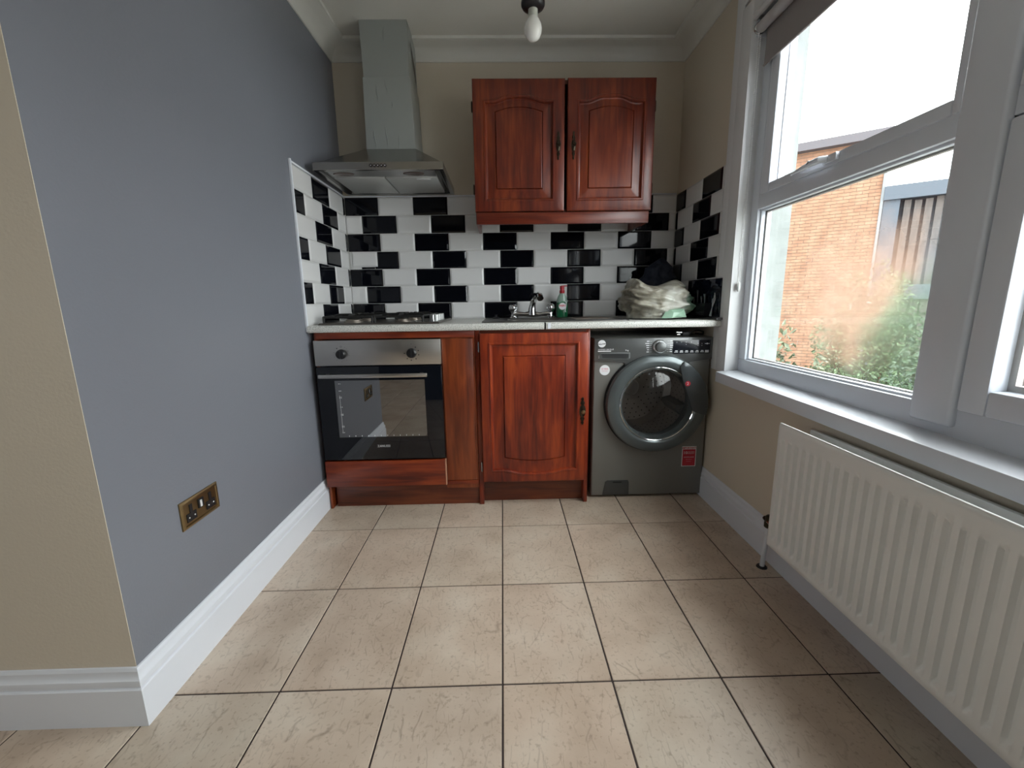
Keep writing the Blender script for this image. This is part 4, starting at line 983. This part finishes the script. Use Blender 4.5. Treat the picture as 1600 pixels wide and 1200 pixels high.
def brickmat():
    m = mat('orange_brick', (.30, .13, .062), .85); t_ = m.node_tree; b = t_.nodes['Principled BSDF']; c = t_.nodes.new('ShaderNodeTexCoord')
    n_ = t_.nodes.new('ShaderNodeTexNoise'); n_.inputs['Scale'].default_value = 4.5; n_.inputs['Detail'].default_value = 2; t_.links.new(c.outputs['Object'], n_.inputs['Vector'])
    t_.links.new(ramp(t_, n_.outputs[0], [(.3, (.145, .072, .042)), (.5, (.18, .095, .056)), (.7, (.21, .118, .074))]), b.inputs['Base Color']); return m
BR = brickmat(); mb = MB()
zr = 0; z = GZ+.01
while z < 4.40:
    a = .0 if zr % 2 == 0 else -.1125
    while a < 3.6:
        a0_, a1_ = max(a, .0), a+.215
        if a1_-a0_ > .03: q = random.uniform(-.003, .003); wbox(mb, a0_, a1_, -.012, q, z, z+.065)
        a += .225
    z += .075; zr += 1
mb.build('brick', BR, t, kind='stuff')
wbox(MB(), -.1, 6, -.6, .22, 4.42, 4.60).build('eave', mat('eave_grey', (.05, .046, .052), .7), t)
wbox(MB(), -.05, 0, -.02, .05, GZ, 4.42).build('downpipe', mat('grey_pipe', (.12, .13, .14), .5), t)

t = thing('timber_clad_building', 'weathered timber-clad block with blue-grey beams beyond the window', 'building', (*(P0-dl*3), GZ))
BEAM = mat('blue_grey_beam', (.035, .046, .062), .6); BAT = mat('weathered_batten', (.062, .052, .048), .85, var=.45, vscale=6, stretch=(3, 3, .6)); BAT2 = mat('rusty_batten', (.08, .038, .022), .85, var=.4, vscale=6)
wbox(MB(), -14, -.06, -2.5, -.10, GZ, 3.35).build('wall', mat('dark_recess', (.015, .015, .018), .9), t)
wbox(MB(), -14, -.05, -.4, .10, 3.13, 3.42).build('beam', BEAM, t)
wbox(MB(), -14, -.05, -.3, .06, .98, 1.30).build('beam', BEAM, t)
wbox(MB(), -14, -.05, -.3, .06, -1.05, -.80).build('beam', BEAM, t)
wbox(MB(), -.34, -.06, -.3, .03, GZ, 3.2).build('post', BEAM, t)
for k in range(60):
    a = -.42-k*.172
    for z0_, z1_, m_ in ((2.22, 3.10, BAT), (1.30, 2.24, BAT), (.02, .98, BAT), (-.80, .04, BAT), (-2.55, -1.05, BAT2)):
        if a < -6 and z0_ > 1.2 and k % 9 == 8: continue
        j = random.uniform(-.03, .03); wd = .115 if z0_ > 1 else .15
        wbox(MB(), a-wd, a, -.10, random.uniform(-.06, -.02), z0_+(j if z0_ > 2 else 0), z1_+(j if z1_ > 3 else 0)).build('batten', m_, t)
wbox(MB(), -2.35, -1.95, -.02, .05, 2.45, 3.0).build('window_frame', BEAM, t)

def shrub(cx_, cy_, zt, rx, rz, n_, leaf, label, seed, cols):
    random.seed(seed)
    t_ = thing('shrub', label, 'shrub', (cx_, cy_, GZ), 'shrubs outside the window' if False else None)
    mb = MB(); cz = zt-rz
    for _ in range(n_):
        while True:
            u = Vector((random.uniform(-1, 1), random.uniform(-1, 1), random.uniform(-1, 1)))
            if u.length < 1 and u.length > .35: break
        q = .92+.4*noise.noise(u*2.2+Vector((seed, 0, 0)))
        p = Vector((cx_+u.x*rx*q, cy_+u.y*rx*q, cz+u.z*rz*q*1.1))
        n1 = Vector((random.gauss(0, 1), random.gauss(0, 1), random.gauss(.9, 1))).normalized(); a = n1.orthogonal().normalized(); b = n1.cross(a)
        th = random.uniform(0, PI); a, b = a*math.cos(th)+b*math.sin(th), b*math.cos(th)-a*math.sin(th); s = leaf*random.uniform(.6, 1.3)
        mb.add([p-a*s, p+b*s*.42+n1*s*.12, p+a*s, p-b*s*.42+n1*s*.12], [(0, 1, 2), (0, 2, 3)])
    mb.build('foliage', cols, t_, kind='stuff')
    mb = MB()
    for k in range(7):
        an = 2*PI*k/7; mb.tube([(cx_+.08*math.cos(an), cy_+.08*math.sin(an), GZ), (cx_+.3*rx*math.cos(an), cy_+.3*rx*math.sin(an), cz-rz*.3), (cx_+.75*rx*math.cos(an), cy_+.75*rx*math.sin(an), cz+rz*.45)], [.03, .02, .006], 6)
    mb.build('stem', mat('bark_%d' % seed, (.10, .07, .045), .9), t_, smooth=True)
def leafm(nm, c1, c2):
    m = mat(nm, c1, .5, trans=0); t_ = m.node_tree; b = t_.nodes['Principled BSDF']; c = t_.nodes.new('ShaderNodeTexCoord')
    n_ = t_.nodes.new('ShaderNodeTexNoise'); n_.inputs['Scale'].default_value = 14; t_.links.new(c.outputs['Object'], n_.inputs['Vector'])
    t_.links.new(ramp(t_, n_.outputs[0], [(.35, c1), (.65, c2)]), b.inputs['Base Color']); b.inputs['Subsurface Weight'].default_value = 0; return m
def at(az, D): a = math.radians(az); return C0.x+math.sin(a)*D, C0.y+math.cos(a)*D
LG = leafm('green_leaves', (.03, .06, .025), (.085, .14, .06)); LG2 = leafm('olive_leaves', (.03, .045, .02), (.095, .11, .06)); LG3 = leafm('deep_leaves', (.012, .034, .018), (.038, .075, .032))
shrub(*at(41.4, 9.4), 1.36, .78, 1.7, 17000, .042, 'tall green shrub in front of the timber cladding, seen through the misted pane', 3, LG)
shrub(*at(47.0, 7.4), .55, .60, 1.3, 9000, .042, 'darker green shrub to the right of the tall one, beside the mullion', 5, LG3)
shrub(*at(37.2, 5.8), .28, .50, .9, 8000, .036, 'low leafy shrub in front, along the bottom of the left pane', 8, LG2)
shrub(*at(33.0, 4.7), .62, .30, 1.0, 4200, .036, 'thin olive shrub at the left, beside the white outer reveal', 11, LG2)
shrub(*at(45.5, 4.8), -.10, .50, .75, 8000, .036, 'dark low shrub at the lower right corner of the left pane', 14, LG3)
